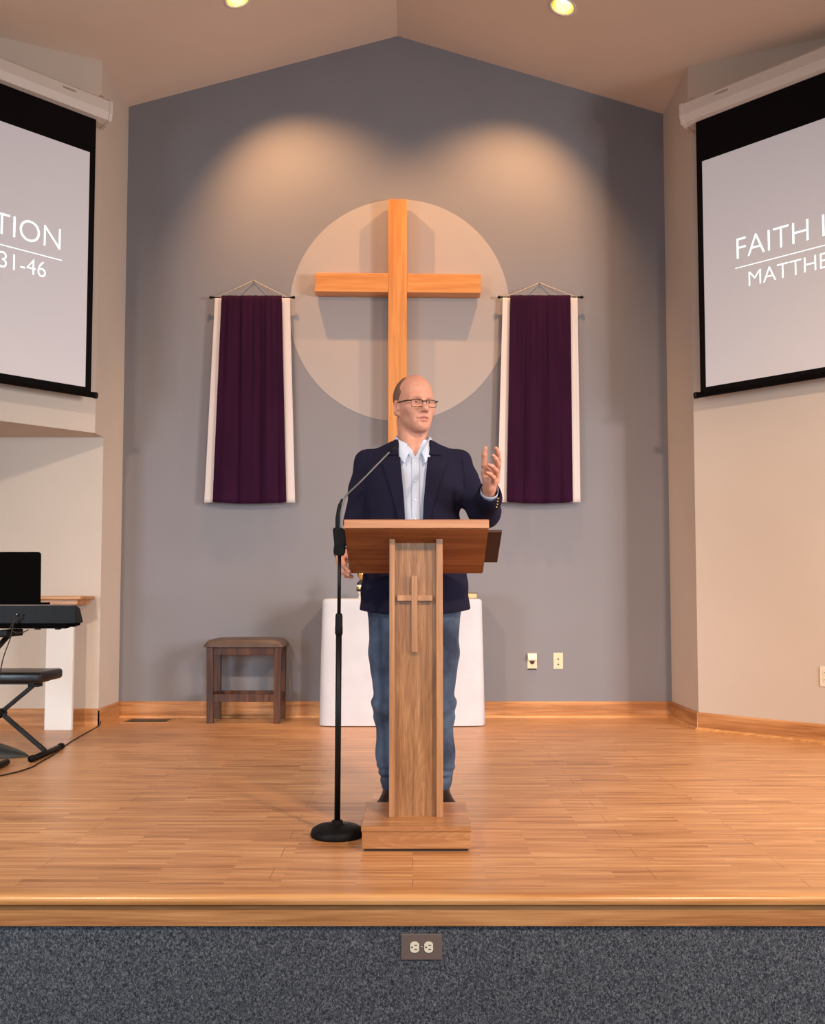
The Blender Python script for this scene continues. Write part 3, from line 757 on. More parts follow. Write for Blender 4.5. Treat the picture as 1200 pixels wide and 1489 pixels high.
# desk board
ang = math.atan(sl)
bm = B(); prism(bm, [(-0.253, 3.46, 1.163), (0.283, 3.46, 1.163), (0.283, 3.76, under(3.76)), (-0.253, 3.76, under(3.76))], (0, 0.012, 0.026)); 
for f in bm.faces: f.material_index = 0
bmesh.ops.bevel(bm, geom=bm.edges[:], offset=0.003, segments=2, affect='EDGES'); obj('desk', bm, M['desk'], t)
bm = B(); prism(bm, [(-0.254, 3.456, 1.163), (-0.254, 3.460, 1.162), (-0.254, 3.474, 1.192), (-0.254, 3.466, 1.196), (-0.254, 3.456, 1.192)], (0.538, 0, 0)); bmesh.ops.bevel(bm, geom=[e for e in bm.edges], offset=0.0012, segments=2, affect='EDGES'); obj('desk_front_edge', bm, M['desk_edge'], t)
bm = B(); prism(bm, [(-0.2, 3.752, under(3.752) + 0.026), (0.23, 3.752, under(3.752) + 0.026), (0.23, 3.764, under(3.764) + 0.05), (-0.2, 3.764, under(3.764) + 0.05)], (0, 0.012, 0.002)); obj('book_stop', bm, M['desk'], t)
# dark side shelf on the right
bm = B(); prism(bm, [(0.200, 3.60, 1.157), (0.345, 3.60, 1.157), (0.341, 3.76, 1.047), (0.200, 3.76, 1.047)], (0, 0.006, 0.010)); ss = obj('side_shelf', bm, M['dkbrown'], t); ss['label'] = 'dark brown slanted side shelf'

# ------------------------------------------------------------------ microphone stand
t = thing('microphone_stand', 'black straight microphone stand with round base beside the lectern', 'microphone stand', (-0.287, 3.62, 0))
sx, sy = -0.287, 3.62
bm = B(); lathe(bm, [(0.098, 0.0), (0.1015, 0.004), (0.1015, 0.012), (0.096, 0.026), (0.080, 0.036), (0.045, 0.043), (0.022, 0.046), (0.020, 0.058), (0.012, 0.060)], sx, sy, 64); obj('base', bm, M['blackmat'], t, smooth=True)
tx = -0.283
def pole_x(z): return sx + (tx - sx) * z / 1.07
bm = B(); tube(bm, [(pole_x(0.05), sy, 0.05), (pole_x(0.80), sy, 0.80)], 0.0115, 20); obj('lower_pole', bm, M['black'], t)
bm = B(); tube(bm, [(pole_x(z), sy, z) for z in (0.762, 0.768, 0.79, 0.80, 0.833, 0.842, 0.846)], [0.013, 0.0150, 0.0150, 0.014, 0.014, 0.0125, 0.008], 20); obj('clutch', bm, M['blackmat'], t)
bm = B(); tube(bm, [(pole_x(0.84), sy, 0.84), (pole_x(1.09), sy, 1.09)], 0.0070, 16); obj('upper_pole', bm, M['black'], t)
# holder block
bm = B(); pts = [(-0.309, 1.175), (-0.276, 1.176), (-0.262, 1.17), (-0.258, 1.12), (-0.262, 1.075), (-0.270, 1.066), (-0.294, 1.066), (-0.300, 1.078), (-0.303, 1.12)]
prism(bm, [(x, 3.597, z) for x, z in pts], (0, 0.038, 0)); bmesh.ops.bevel(bm, geom=bm.edges[:], offset=0.004, segments=2, affect='EDGES'); obj('holder', bm, M['blackmat'], t, smooth=40)
mic = thing('gooseneck_microphone', 'slim grey gooseneck microphone curving up in front of the dark jacket', 'microphone', (-0.282, 3.60, 1.15))
gp = [(-0.2795, 3.61, 1.16), (-0.2775, 3.61, 1.229), (-0.2695, 3.613, 1.272), (-0.2535, 3.62, 1.306), (-0.2, 3.64, 1.362), (-0.122, 3.68, 1.450), (-0.0905, 3.70, 1.486)]
bm = B(); tube(bm, spline(gp, 8), 0.0040, 12); obj('gooseneck', bm, M['chrome_dk'], mic, smooth=True)
bm = B(); tube(bm, [(-0.0915, 3.699, 1.485), (-0.086, 3.702, 1.491), (-0.068, 3.711, 1.510), (-0.064, 3.713, 1.514)], [0.005, 0.0075, 0.0075, 0.004], 14); obj('capsule', bm, M['blackmat'], mic, smooth=True)
bm = B(); tube(bm, spline([(-0.2905, 3.612, 1.165), (-0.2895, 3.612, 1.225), (-0.281, 3.616, 1.270), (-0.272, 3.618, 1.288)], 8), [0.0085] * 8 + [0.007] * 8 + [0.0045] * 8 + [0.002], 12); obj('sheath', bm, M['blackmat'], mic, smooth=True)

# ------------------------------------------------------------------ keyboard corner
t = thing('digital_piano', 'black digital stage piano on an X stand at the left edge', 'keyboard instrument', (-2.4, 4.95, 0.745))
bm = B(); prism(bm, [(-3.05, 4.80, 0.772), (-1.722, 4.80, 0.772), (-1.720, 4.90, 0.772), (-1.80, 5.08, 0.772), (-3.05, 5.08, 0.772)], (0, 0, 0.092))
for v in bm.verts:
    if v.co.z > 0.8:
        if v.co.y > 5.0: v.co.z -= 0.05
        elif v.co.y > 4.85: v.co.z -= 0.012; v.co.x -= 0.02 if v.co.x > -2 else 0
bmesh.ops.bevel(bm, geom=bm.edges[:], offset=0.004, segments=2, affect='EDGES'); obj('upper_body', bm, M['blackmat'], t, smooth=30)
bm = B(); prism(bm, [(-3.04, 4.812, 0.745), (-1.775, 4.812, 0.745), (-1.735, 4.83, 0.76), (-1.735, 4.90, 0.76), (-1.82, 5.05, 0.745), (-3.04, 5.05, 0.745)], (0, 0, 0.028)); obj('lower_body', bm, M['laptop'], t)
bm = B()
for k in range(20): box(bm, -3.0 + k * 0.0575, -2.945 + k * 0.0575, 4.99, 5.085, 0.815, 0.828, 0.001)
obj('keys', bm, M['ivory2'], t)
bm = B(); 
for x in (-2.03,): box(bm, x, x + 0.009, 4.798, 4.802, 0.815, 0.821, 0.001)
obj('rear_jacks', bm, M['chrome_dk'], t)
for x in (-1.83, -1.935, -2.7): bm = B(); box(bm, x - 0.012, x + 0.012, 4.83, 4.86, 0.738, 0.746, 0.002); obj('rubber_foot', bm, M['black'], t)
t = thing('laptop', 'open black laptop seen from behind, standing on the digital piano', 'laptop', (-2.1, 4.92, 0.864))
P = []
bm = B(); pts = []
W_, H_ = 0.36, 0.272
for (qx, qz, a0) in ((-1.917 - 0.014, 0.866 + H_ - 0.014, 0), (-1.917 - W_ + 0.014, 0.866 + H_ - 0.014, 90), (-1.917 - W_ + 0.014, 0.870, 180), (-1.917 - 0.010, 0.870, 270)):
    for k in range(7): a = math.radians(a0 + 15 * k); pts.append((qx + 0.014 * math.cos(a) * (1 if a0 < 180 else .3), 4.848, qz + 0.014 * math.sin(a) * (1 if a0 < 180 else .3)))
prism(bm, pts, (0, 0.007, 0))
for v in bm.verts: v.co.y -= (v.co.z - 0.868) * 0.12; v.co.x -= 0.004 * (1 - (v.co.z - 0.868) / H_)
obj('lid', bm, M['laptop'], t, smooth=30)
bm = B(); box(bm, -1.917 - W_, -1.925, 4.850, 4.98, 0.866, 0.878, 0.003)
for v in bm.verts: v.co.z -= max(0, (v.co.y - 4.9)) * 0.0
obj('keyboard_base', bm, M['laptop'], t)
t = thing('keyboard_stand', 'black tubular X stand under the digital piano', 'keyboard stand', (-2.45, 4.92, 0))
for s in (-1, 1):
    bm = B(); tube(bm, [(-2.45 + s * 0.34, 4.90 + 0.02 * s, 0.715), (-2.45 - s * 0.255, 4.90 + 0.02 * s, 0.022)], 0.014, 14); obj('arm', bm, M['black'], t)
    bm = B(); box(bm, -2.45 + s * 0.35 - 0.03, -2.45 + s * 0.35 + 0.02, 4.82, 5.02, 0.70, 0.7375, 0.008); obj('support_pad', bm, M['blackmat'], t)
    bm = B(); tube(bm, [(-2.45 - s * 0.262, 4.72, 0.018), (-2.45 - s * 0.262, 5.10, 0.018)], 0.018, 14); obj('foot_bar', bm, M['black'], t)
bm = B(); tube(bm, [(-2.41, 4.86, 0.317), (-2.41, 4.96, 0.317)], 0.025, 14); obj('pivot', bm, M['blackmat'], t)
# bench
t = thing('keyboard_bench', 'black padded folding bench behind the digital piano', 'bench', (-2.36, 5.43, 0))
bm = B(); box(bm, -2.66, -2.078, 5.27, 5.60, 0.424, 0.484, 0.020, 4); obj('seat', bm, M['vinyl'], t, smooth=50)
bm = B(); box(bm, -2.60, -2.14, 5.32, 5.55, 0.412, 0.426); obj('seat_plate', bm, M['black'], t)
for s in (-1, 1):
    yy = 5.41 + 0.016 * s
    bm = B(); mtx = Matrix.Rotation(0, 3, 'Y'); a = Vector((-2.36 + s * 0.195, yy, 0.413)); c = Vector((-2.36 - s * 0.262, yy, 0.03)); d = c - a
    rot_box(bm, (a + c) / 2, 0.028, 0.022, d.length, d.to_track_quat('Z', 'Y').to_matrix(), 0.003); obj('leg', bm, M['black'], t)
    bm = B(); tube(bm, [(-2.36 - s * 0.268, 5.20, 0.017), (-2.36 - s * 0.268, 5.62, 0.017)], 0.0165, 16); fb = obj('foot_bar', bm, M['black'], t)
    for ye in (5.185, 5.605):
        bm = B(); tube(bm, [(-2.36 - s * 0.268, ye, 0.019), (-2.36 - s * 0.268, ye + 0.03, 0.019)], 0.019, 16); obj('end_cap', bm, M['blackmat'], fb)
bm = B(); tube(bm, [(-2.372, 5.36, 0.237), (-2.372, 5.46, 0.237)], 0.027, 16); obj('pivot', bm, M['blackmat'], t)
for xa in (-2.20, -2.585): bm = B(); box(bm, xa, xa + 0.065, 5.38, 5.44, 0.392, 0.413, 0.004); obj('hinge_block', bm, M['black'], t)
# pedal
t = thing('sustain_pedal', 'dark wedge-shaped pedal on the floor under the bench', 'pedal', (-2.30, 5.35, 0))
P = []
for i in range(13):
    u = i / 12; row = []
    for j in range(9):
        v = j / 8 * 2 - 1
        wd = 0.105 * (1 - u ** 1.8) + 0.012
        row.append((-2.42 + 0.235 * u, 5.39 + wd * v - 0.02 * u, 0.004 + (0.070 * (1 - u) ** 0.8 + 0.006) * (1 - abs(v) ** 4 * 0.75)))
    P.append(row)
bm = B(); grid_surface(bm, P, lambda i, j: (0, 0, -(P[i][j][2] - 0.001))); obj('treadle', bm, M['mat_rubber'], t, smooth=50)
bm = B(); box(bm, -2.56, -2.40, 5.29, 5.49, 0, 0.05, 0.01); obj('housing', bm, M['black'], t, smooth=50)
cb = B(); tube(cb, spline([(-2.19, 6.632, 0.03), (-2.196, 6.60, 0.004), (-2.165, 6.25, 0.004), (-2.125, 5.85, 0.004), (-2.062, 5.45, 0.004), (-2.035, 5.15, 0.004), (-2.025, 5.0, 0.004), (-2.08, 4.80, 0.004), (-2.25, 4.62, 0.004), (-2.5, 4.6, 0.004)], 8), 0.0038, 8)
tag(obj('power_cable', cb, M['cable'], origin=(-2.19, 6.63, 0), smooth=True), 'thin dark cable running over the floor from the wall corner', 'cable')
cb = B(); tube(cb, spline([(-2.018, 4.796, 0.818), (-2.028, 4.775, 0.79), (-2.045, 4.775, 0.70), (-2.085, 4.78, 0.58), (-2.12, 4.80, 0.40), (-2.16, 4.82, 0.2), (-2.2, 4.70, 0.01), (-2.3, 4.66, 0.004)], 8), 0.0028, 8)
tag(obj('signal_cable', cb, M['cable'], origin=(-2.02, 4.8, 0.82), smooth=True), 'thin black cable hanging from the back of the digital piano', 'cable')
cb = B(); tube(cb, spline([(-1.99, 4.796, 0.818), (-2.01, 4.775, 0.795), (-2.045, 4.772, 0.755), (-2.02, 4.78, 0.725), (-1.99, 4.80, 0.727), (-1.978, 4.83, 0.738)], 8), 0.0025, 8)
tag(obj('looped_cable', cb, M['cable'], origin=(-2.02, 4.8, 0.82), smooth=True), 'short black cable looping under the digital piano', 'cable')
#PERSON

# ------------------------------------------------------------------ the speaker: implicit surfaces meshed with surface nets
def surface_net(f, lo, hi, h):
    lo = np.array(lo, float); hi = np.array(hi, float)
    n = np.ceil((hi - lo) / h).astype(int) + 1
    ax = [lo[i] + h * np.arange(n[i]) for i in range(3)]
    X, Y, Z = np.meshgrid(*ax, indexing='ij')
    V = f(X, Y, Z).astype(np.float32)
    S = V < 0
    nx, ny, nz = n
    c = np.zeros((nx - 1, ny - 1, nz - 1), np.int8)
    offs = [(i, j, k) for i in (0, 1) for j in (0, 1) for k in (0, 1)]
    for i, j, k in offs: c += S[i:nx - 1 + i, j:ny - 1 + j, k:nz - 1 + k]
    act = (c > 0) & (c < 8)
    I = np.argwhere(act); idx = -np.ones(act.shape, np.int64); idx[act] = np.arange(len(I))
    acc = np.zeros((len(I), 3)); cnt = np.zeros(len(I))
    for a in offs:
        for d in range(3):
            if a[d]: continue
            b2 = list(a); b2[d] = 1
            va = V[I[:, 0] + a[0], I[:, 1] + a[1], I[:, 2] + a[2]]; vb = V[I[:, 0] + b2[0], I[:, 1] + b2[1], I[:, 2] + b2[2]]
            m_ = (va < 0) != (vb < 0); t_ = np.where(m_, va / np.where(m_, va - vb, 1), 0)
            p = np.array(a, float)[None, :] + np.zeros((len(I), 1)); p[:, d] += t_
            acc[m_] += p[m_]; cnt[m_] += 1
    P = lo + h * (I + acc / cnt[:, None])
    faces = []
    for d in range(3):
        u, v = (d + 1) % 3, (d + 2) % 3
        sl0 = [slice(None)] * 3; sl1 = [slice(None)] * 3; sl0[d] = slice(0, n[d] - 1); sl1[d] = slice(1, n[d])
        A = S[tuple(sl0)]; Bq = S[tuple(sl1)]; E_ = A != Bq
        pos = np.argwhere(E_); ok = (pos[:, u] > 0) & (pos[:, v] > 0) & (pos[:, u] < n[u] - 1) & (pos[:, v] < n[v] - 1); pos = pos[ok]
        flip = A[tuple(pos.T)]
        def g(du, dv):
            q_ = pos.copy(); q_[:, u] += du; q_[:, v] += dv; return idx[tuple(q_.T)]
        Q = np.stack([g(-1, -1), g(0, -1), g(0, 0), g(-1, 0)], 1)
        Q[~flip] = Q[~flip][:, ::-1]
        faces.append(Q)
    return P, np.concatenate(faces)


def sdf_obj(name, parts, m, parent, matfn=None):
    """parts: list of (f, lo, hi, h) meshed and joined into ONE mesh"""
    vs, fs, o_ = [], [], 0
    for f, lo, hi, h in parts:
        P, Q = surface_net(f, lo, hi, h); vs.append(P); fs.append(Q + o_); o_ += len(P)
    V_ = np.concatenate(vs); F_ = np.concatenate(fs)
    me = bpy.data.meshes.new(name); base = np.array(base_of(parent))
    me.vertices.add(len(V_)); me.vertices.foreach_set('co', (V_ - base).astype(np.float32).ravel())
    me.loops.add(len(F_) * 4); me.loops.foreach_set('vertex_index', F_.astype(np.int32).ravel())
    me.polygons.add(len(F_)); me.polygons.foreach_set('loop_start', np.arange(0, len(F_) * 4, 4, dtype=np.int32))
    me.update(calc_edges=True); me.validate()
    ms = m if isinstance(m, (list, tuple)) else [m]
    for x in ms: me.materials.append(x)
    me.polygons.foreach_set('use_smooth', [True] * len(me.polygons))
    if matfn is not None and len(me.polygons) == len(F_):
        cen = V_[F_].mean(1); me.polygons.foreach_set('material_index', matfn(cen).astype(np.int32))
    o = bpy.data.objects.new(name, me); C.objects.link(o); o.parent = parent
    return o


def smin(a, b_, k): h = np.maximum(k - np.abs(a - b_), 0) / k; return np.minimum(a, b_) - h * h * k * 0.25
def smax(a, b_, k): return -smin(-a, -b_, k)
def s_sph(X, Y, Z, c, r): return np.sqrt((X - c[0]) ** 2 + (Y - c[1]) ** 2 + (Z - c[2]) ** 2) - r


def s_ell(X, Y, Z, c, r, R=None):
    x, y, z = X - c[0], Y - c[1], Z - c[2]
    if R is not None: x, y, z = (R[0][0] * x + R[1][0] * y + R[2][0] * z, R[0][1] * x + R[1][1] * y + R[2][1] * z, R[0][2] * x + R[1][2] * y + R[2][2] * z)
    k0 = np.sqrt((x / r[0]) ** 2 + (y / r[1]) ** 2 + (z / r[2]) ** 2); k1 = np.sqrt((x / r[0] ** 2) ** 2 + (y / r[1] ** 2) ** 2 + (z / r[2] ** 2) ** 2)
    return k0 * (k0 - 1) / np.maximum(k1, 1e-6)


def s_cap(X, Y, Z, a, b_, ra, rb=None):
    rb = ra if rb is None else rb
    a = np.array(a, float); b_ = np.array(b_, float); d = b_ - a; L2 = (d ** 2).sum()
    t_ = np.clip(((X - a[0]) * d[0] + (Y - a[1]) * d[1] + (Z - a[2]) * d[2]) / L2, 0, 1)
    return np.sqrt((X - a[0] - t_ * d[0]) ** 2 + (Y - a[1] - t_ * d[1]) ** 2 + (Z - a[2] - t_ * d[2]) ** 2) - (ra + (rb - ra) * t_)


def chain(X, Y, Z, pts, rs, k=0.006):
    d = None
    for a, b_, ra, rb in zip(pts, pts[1:], rs, rs[1:]):
        e = s_cap(X, Y, Z, a, b_, ra, rb); d = e if d is None else smin(d, e, k)
    return d


PY = 3.97
skin = noisy('skin', (0.55, 0.255, 0.175), (0.61, 0.30, 0.21), 40, rough=0.48, bump=0.06, spec=0.4, Subsurface_Weight=0.12, Subsurface_Radius=(0.012, 0.005, 0.003), Subsurface_Scale=1.0)
lipm = mat('lips', (0.50, 0.20, 0.16), 0.45)
M['hair'] = noisy('short_brown_hair', (0.13, 0.058, 0.036), (0.21, 0.11, 0.072), 240, rough=0.75, bump=0.5, stretch=(1, 1, 0.25))
M['jacket'] = noisy('navy_wool', (0.0095, 0.0085, 0.0230), (0.0135, 0.0125, 0.0300), 300, rough=0.95, bump=0.15, spec=0.15, bdist=0.0006)
M['shirt'] = noisy('pale_blue_oxford', (0.50, 0.57, 0.72), (0.56, 0.63, 0.77), 500, rough=0.8)
M['jeans'] = noisy('blue_denim', (0.013, 0.022, 0.050), (0.085, 0.130, 0.205), 6.0, rough=0.85, bump=0.05, detail=6, lo=0.38, hi=0.70)
M['jeans_thread'] = mat('denim_hem_thread', (0.24, 0.24, 0.27), 0.9)
M['shoe'] = noisy('brown_shoe_leather', (0.020, 0.010, 0.007), (0.045, 0.022, 0.014), 30, rough=0.35)
M['sole'] = mat('shoe_sole', (0.16, 0.075, 0.04), 0.6)
M['frame'] = mat('spectacle_frame', (0.03, 0.012, 0.010), 0.35)
M['eye'] = mat('eye_white', (0.72, 0.66, 0.62), 0.25)
M['iris'] = mat('iris', (0.08, 0.075, 0.065), 0.2)
M['button'] = mat('shirt_button', (0.82, 0.82, 0.82), 0.35)
M['brow'] = noisy('eyebrow_hair', (0.27, 0.135, 0.085), (0.34, 0.18, 0.12), 300, rough=0.8)
g = bpy.data.materials.new('lens_glass'); g.use_nodes = True; nt = g.node_tree; nt.nodes.clear()
o_ = nt.nodes.new('ShaderNodeOutputMaterial'); tr = nt.nodes.new('ShaderNodeBsdfTransparent'); gl = nt.nodes.new('ShaderNodeBsdfGlossy'); gl.inputs['Roughness'].default_value = 0.05
ms = nt.nodes.new('ShaderNodeMixShader'); ms.inputs[0].default_value = 0.015; nt.links.new(tr.outputs[0], ms.inputs[1]); nt.links.new(gl.outputs[0], ms.inputs[2]); nt.links.new(ms.outputs[0], o_.inputs[0]); M['lens'] = g

person = thing('person', 'balding man in navy jacket and jeans speaking behind the lectern, left hand raised', 'person', (0.0, PY, 0))

# head frame: local x = his left, y = forward (out of the face), z = up
YAW = math.radians(25); ROLL = math.radians(-2.5)
HC = np.array((0.007, PY - 0.005, 1.722))
Rz = np.array(Matrix.Rotation(YAW, 3, 'Z')) @ np.array([[1, 0, 0], [0, -1, 0], [0, 0, 1]]) @ np.array(Matrix.Rotation(ROLL, 3, 'Y'))
# columns of Rz = world directions of the local axes
HS = 1.0


def to_head(X, Y, Z):
    x, y, z = (X - HC[0]) / HS, (Y - HC[1]) / HS, (Z - HC[2]) / HS
    return (Rz[0][0] * x + Rz[1][0] * y + Rz[2][0] * z, Rz[0][1] * x + Rz[1][1] * y + Rz[2][1] * z, Rz[0][2] * x + Rz[1][2] * y + Rz[2][2] * z)


def hw_(p): return HC + HS * (Rz @ np.array(p, float))


def head_skull(x, y, z):
    d = s_ell(x, y, z, (0, -0.016, 0.040), (0.0765, 0.098, 0.090))
    d = smin(d, s_ell(x, y, z, (0, 0.020, 0.045), (0.066, 0.068, 0.078)), 0.03)
    d = smin(d, s_ell(x, y, z, (0, 0.030, -0.033), (0.058, 0.060, 0.080)), 0.035)
    return d


def head_local(x, y, z):
    ax_ = np.abs(x)
    d = head_skull(x, y, z)
    d = smin(d, s_ell(x, y, z, (0, 0.018, -0.018), (0.0685, 0.062, 0.066)), 0.03)
    d = smin(d, s_cap(ax_, y, z, (0.046, 0.002, -0.052), (0.014, 0.066, -0.098), 0.020, 0.017), 0.03)
    d = smin(d, s_sph(x, y, z, (0, 0.073, -0.097), 0.020), 0.022)
    d = smin(d, s_sph(ax_, y, z, (0.043, 0.056, -0.018), 0.022), 0.03)
    d = smin(d, s_cap(ax_, y, z, (0.010, 0.083, 0.026), (0.044, 0.070, 0.026), 0.0125, 0.010), 0.018)
    d = smin(d, s_cap(ax_, y, z, (0.0, 0.074, -0.060), (0.020, 0.068, -0.062), 0.019), 0.02)     # muzzle
    d = smax(d, -s_ell(ax_, y, z, (0.032, 0.098, 0.004), (0.018, 0.022, 0.0125)), 0.014)         # sockets
    d = smin(d, s_ell(ax_, y, z, (0.031, 0.071, 0.005), (0.0165, 0.0135, 0.0120)), 0.006)        # lids
    d = smax(d, -s_ell(ax_, y, z, (0.031, 0.088, 0.003), (0.0115, 0.010, 0.0042)), 0.0025)       # eye slit
    d = smin(d, s_ell(ax_, y, z, (0.030, 0.072, -0.012), (0.017, 0.010, 0.006)), 0.008)          # bags
    n_ = s_cap(x, y, z, (0, 0.080, 0.016), (0, 0.108, -0.026), 0.0085, 0.0125)
    n_ = smin(n_, s_sph(x, y, z, (0, 0.110, -0.030), 0.0125), 0.008)
    n_ = smin(n_, s_ell(ax_, y, z, (0.0135, 0.098, -0.034), (0.0088, 0.0115, 0.0085)), 0.008)
    d = smin(d, n_, 0.012)
    d = smax(d, -s_ell(ax_, y, z, (0.0065, 0.103, -0.045), (0.004, 0.007, 0.006)), 0.004)        # nostrils
    # lips
    d = smin(d, s_cap(ax_, y, z, (0.0, 0.0940, -0.0590), (0.025, 0.0815, -0.0655), 0.0054, 0.0024), 0.006)
    d = smin(d, s_cap(ax_, y, z, (0.0, 0.0920, -0.0765), (0.021, 0.081, -0.0705), 0.0062, 0.0025), 0.006)
    d = smax(d, -s_cap(ax_, y, z, (0.0, 0.098, -0.0680), (0.026, 0.083, -0.0670), 0.0068, 0.0026), 0.002)
    d = smax(d, -s_cap(ax_, y, z, (0.0, 0.096, -0.0855), (0.012, 0.092, -0.085), 0.004), 0.010)
    # folds from nose to mouth corner
    d = smax(d, -s_cap(ax_, y, z, (0.021, 0.0990, -0.030), (0.038, 0.085, -0.072), 0.0046, 0.0040), 0.010)
    # ears
    e = s_ell(ax_, y, z, (0.084, -0.006, -0.010), (0.0105, 0.021, 0.034), ((0.94, 0.34, 0), (-0.34, 0.94, 0), (0, 0, 1)))
    e = smax(e, -s_ell(ax_, y, z, (0.094, 0.003, -0.006), (0.0095, 0.0120, 0.021)), 0.005)
    e = smin(e, s_ell(ax_, y, z, (0.079, 0.004, -0.036), (0.007, 0.008, 0.010)), 0.006)
    e = smin(e, s_cap(ax_, y, z, (0.079, 0.010, -0.006), (0.077, 0.012, -0.018), 0.0055), 0.005)
    d = smin(d, e, 0.008)
    return d


NB = np.array((0.004, PY + 0.005, 1.46))


def neck(X, Y, Z):
    a = HC + np.array((-0.012, 0.028, -0.055))
    d = s_cap(X, Y, Z, a, (-0.002, PY + 0.018, 1.50), 0.058, 0.064)
    p1 = hw_((0.045, 0.005, -0.085))
    d = smin(d, s_cap(X, Y, Z, HC + np.array((-0.055, 0.02, -0.06)), (0.000, PY - 0.050, 1.525), 0.012, 0.010), 0.03)
    d = smin(d, s_cap(X, Y, Z, HC + np.array((0.06, 0.02, -0.06)), (0.022, PY - 0.050, 1.525), 0.012, 0.010), 0.03)
    d = smin(d, s_ell(X, Y, Z, (0.006, PY + 0.005, 1.44), (0.15, 0.062, 0.085)), 0.04)
    d = smax(d, -s_sph(X, Y, Z, (0.012, PY - 0.072, 1.528), 0.012), 0.02)
    return d


def f_head(X, Y, Z):
    x, y, z = to_head(X, Y, Z)
    return smin(head_local(x, y, z) * HS, neck(X, Y, Z), 0.022)


# raised left hand
def f_lhand(X, Y, Z):
    W = (0.307, 3.735, 1.335)
    d = s_cap(X, Y, Z, (0.303, 3.79, 1.305), W, 0.030, 0.026)
    # palm: from wrist to knuckles, thin left-right, broad front-back
    pal = s_cap(X, Y, Z, (0.308, 3.715, 1.352), (0.314, 3.705, 1.395), 0.026, 0.028)
    pal = smin(pal, s_cap(X, Y, Z, (0.330, 3.705, 1.372), (0.334, 3.705, 1.412), 0.016, 0.013), 0.02)
    pal = smin(pal, s_cap(X, Y, Z, (0.300, 3.700, 1.372), (0.288, 3.688, 1.402), 0.020, 0.017), 0.018)
    pal = smax(pal, -s_ell(X, Y, Z, (0.304, 3.660, 1.400), (0.022, 0.022, 0.030)), 0.02)
    d = smin(d, pal, 0.02)
    fin = []
    fin.append(chain(X, Y, Z, [(0.294, 3.700, 1.392), (0.284, 3.680, 1.430), (0.285, 3.668, 1.468), (0.288, 3.664, 1.493)], [0.0150, 0.0115, 0.0112, 0.0088]))
    fin.append(chain(X, Y, Z, [(0.332, 3.705, 1.410), (0.342, 3.680, 1.446), (0.336, 3.652, 1.474), (0.327, 3.634, 1.489)], [0.0115, 0.0100, 0.0092, 0.0072]))
    fin.append(chain(X, Y, Z, [(0.336, 3.700, 1.400), (0.338, 3.655, 1.424), (0.325, 3.622, 1.444), (0.313, 3.606, 1.456)], [0.0115, 0.0102, 0.0092, 0.0072]))
    fin.append(chain(X, Y, Z, [(0.332, 3.695, 1.385), (0.328, 3.645, 1.402), (0.311, 3.616, 1.414), (0.295, 3.603, 1.420)], [0.0112, 0.0098, 0.0088, 0.0068]))
    fin.append(chain(X, Y, Z, [(0.322, 3.700, 1.362), (0.318, 3.652, 1.376), (0.304, 3.630, 1.386), (0.290, 3.620, 1.391)], [0.0108, 0.0090, 0.0080, 0.0062]))
    for e in fin: d = smin(d, e, 0.005)
    return d


# right hand gripping the lower left corner of the desk
def f_rhand(X, Y, Z):
    d = s_cap(X, Y, Z, (-0.300, 3.93, 1.105), (-0.290, 3.865, 1.085), 0.028, 0.025)
    pal = s_cap(X, Y, Z, (-0.290, 3.85, 1.078), (-0.288, 3.80, 1.062), 0.024, 0.022)
    pal = smin(pal, s_cap(X, Y, Z, (-0.286, 3.845, 1.060), (-0.288, 3.795, 1.045), 0.020, 0.020), 0.02)
    d = smin(d, pal, 0.02)
    e = [chain(X, Y, Z, [(-0.290, 3.800, 1.070), (-0.286, 3.765, 1.060), (-0.272, 3.740, 1.032), (-0.252, 3.732, 1.008)], [0.0120, 0.0105, 0.0095, 0.0080]),
         chain(X, Y, Z, [(-0.292, 3.805, 1.052), (-0.292, 3.772, 1.036), (-0.276, 3.752, 1.008), (-0.254, 3.748, 0.996)], [0.0125, 0.0108, 0.0098, 0.0080]),
         chain(X, Y, Z, [(-0.290, 3.825, 1.040), (-0.288, 3.800, 1.016), (-0.270, 3.790, 0.996), (-0.246, 3.786, 0.990)], [0.0120, 0.0102, 0.0092, 0.0076]),
         chain(X, Y, Z, [(-0.286, 3.845, 1.040), (-0.282, 3.828, 1.010), (-0.268, 3.820, 0.994), (-0.250, 3.816, 0.988)], [0.0112, 0.0092, 0.0082, 0.0066]),
         chain(X, Y, Z, [(-0.278, 3.835, 1.080), (-0.264, 3.795, 1.078), (-0.252, 3.768, 1.066), (-0.240, 3.752, 1.056)], [0.0135, 0.0115, 0.0105, 0.0085])]
    for q_ in e: d = smin(d, q_, 0.005)
    return d


# his body under the clothes
def f_body(X, Y, Z):
    d = s_ell(X, Y, Z, (0.0, PY, 1.30), (0.165, 0.095, 0.22))
    d = smin(d, s_ell(X, Y, Z, (0.0, PY, 1.02), (0.150, 0.090, 0.16)), 0.08)
    d = smin(d, s_cap(X, Y, Z, (-0.17, PY + .005, 1.455), (0.17, PY + .005, 1.455), 0.045), 0.06)
    for s in (-1, 1): d = smin(d, chain(X, Y, Z, [(s * 0.085 + .005, PY, 0.95), (s * 0.100 + 0.008, PY, 0.50), (s * 0.095 + 0.012, PY + 0.02, 0.09)], [0.075, 0.048, 0.034], 0.02), 0.04)
    d = smin(d, chain(X, Y, Z, [(-0.19, PY, 1.45), (-0.262, PY + 0.03, 1.19), (-0.300, 3.93, 1.105)], [0.045, 0.036, 0.027], 0.02), 0.03)
    d = smin(d, chain(X, Y, Z, [(0.19, PY, 1.45), (0.282, PY - 0.02, 1.265), (0.303, 3.79, 1.305)], [0.045, 0.036, 0.028], 0.02), 0.03)
    return d


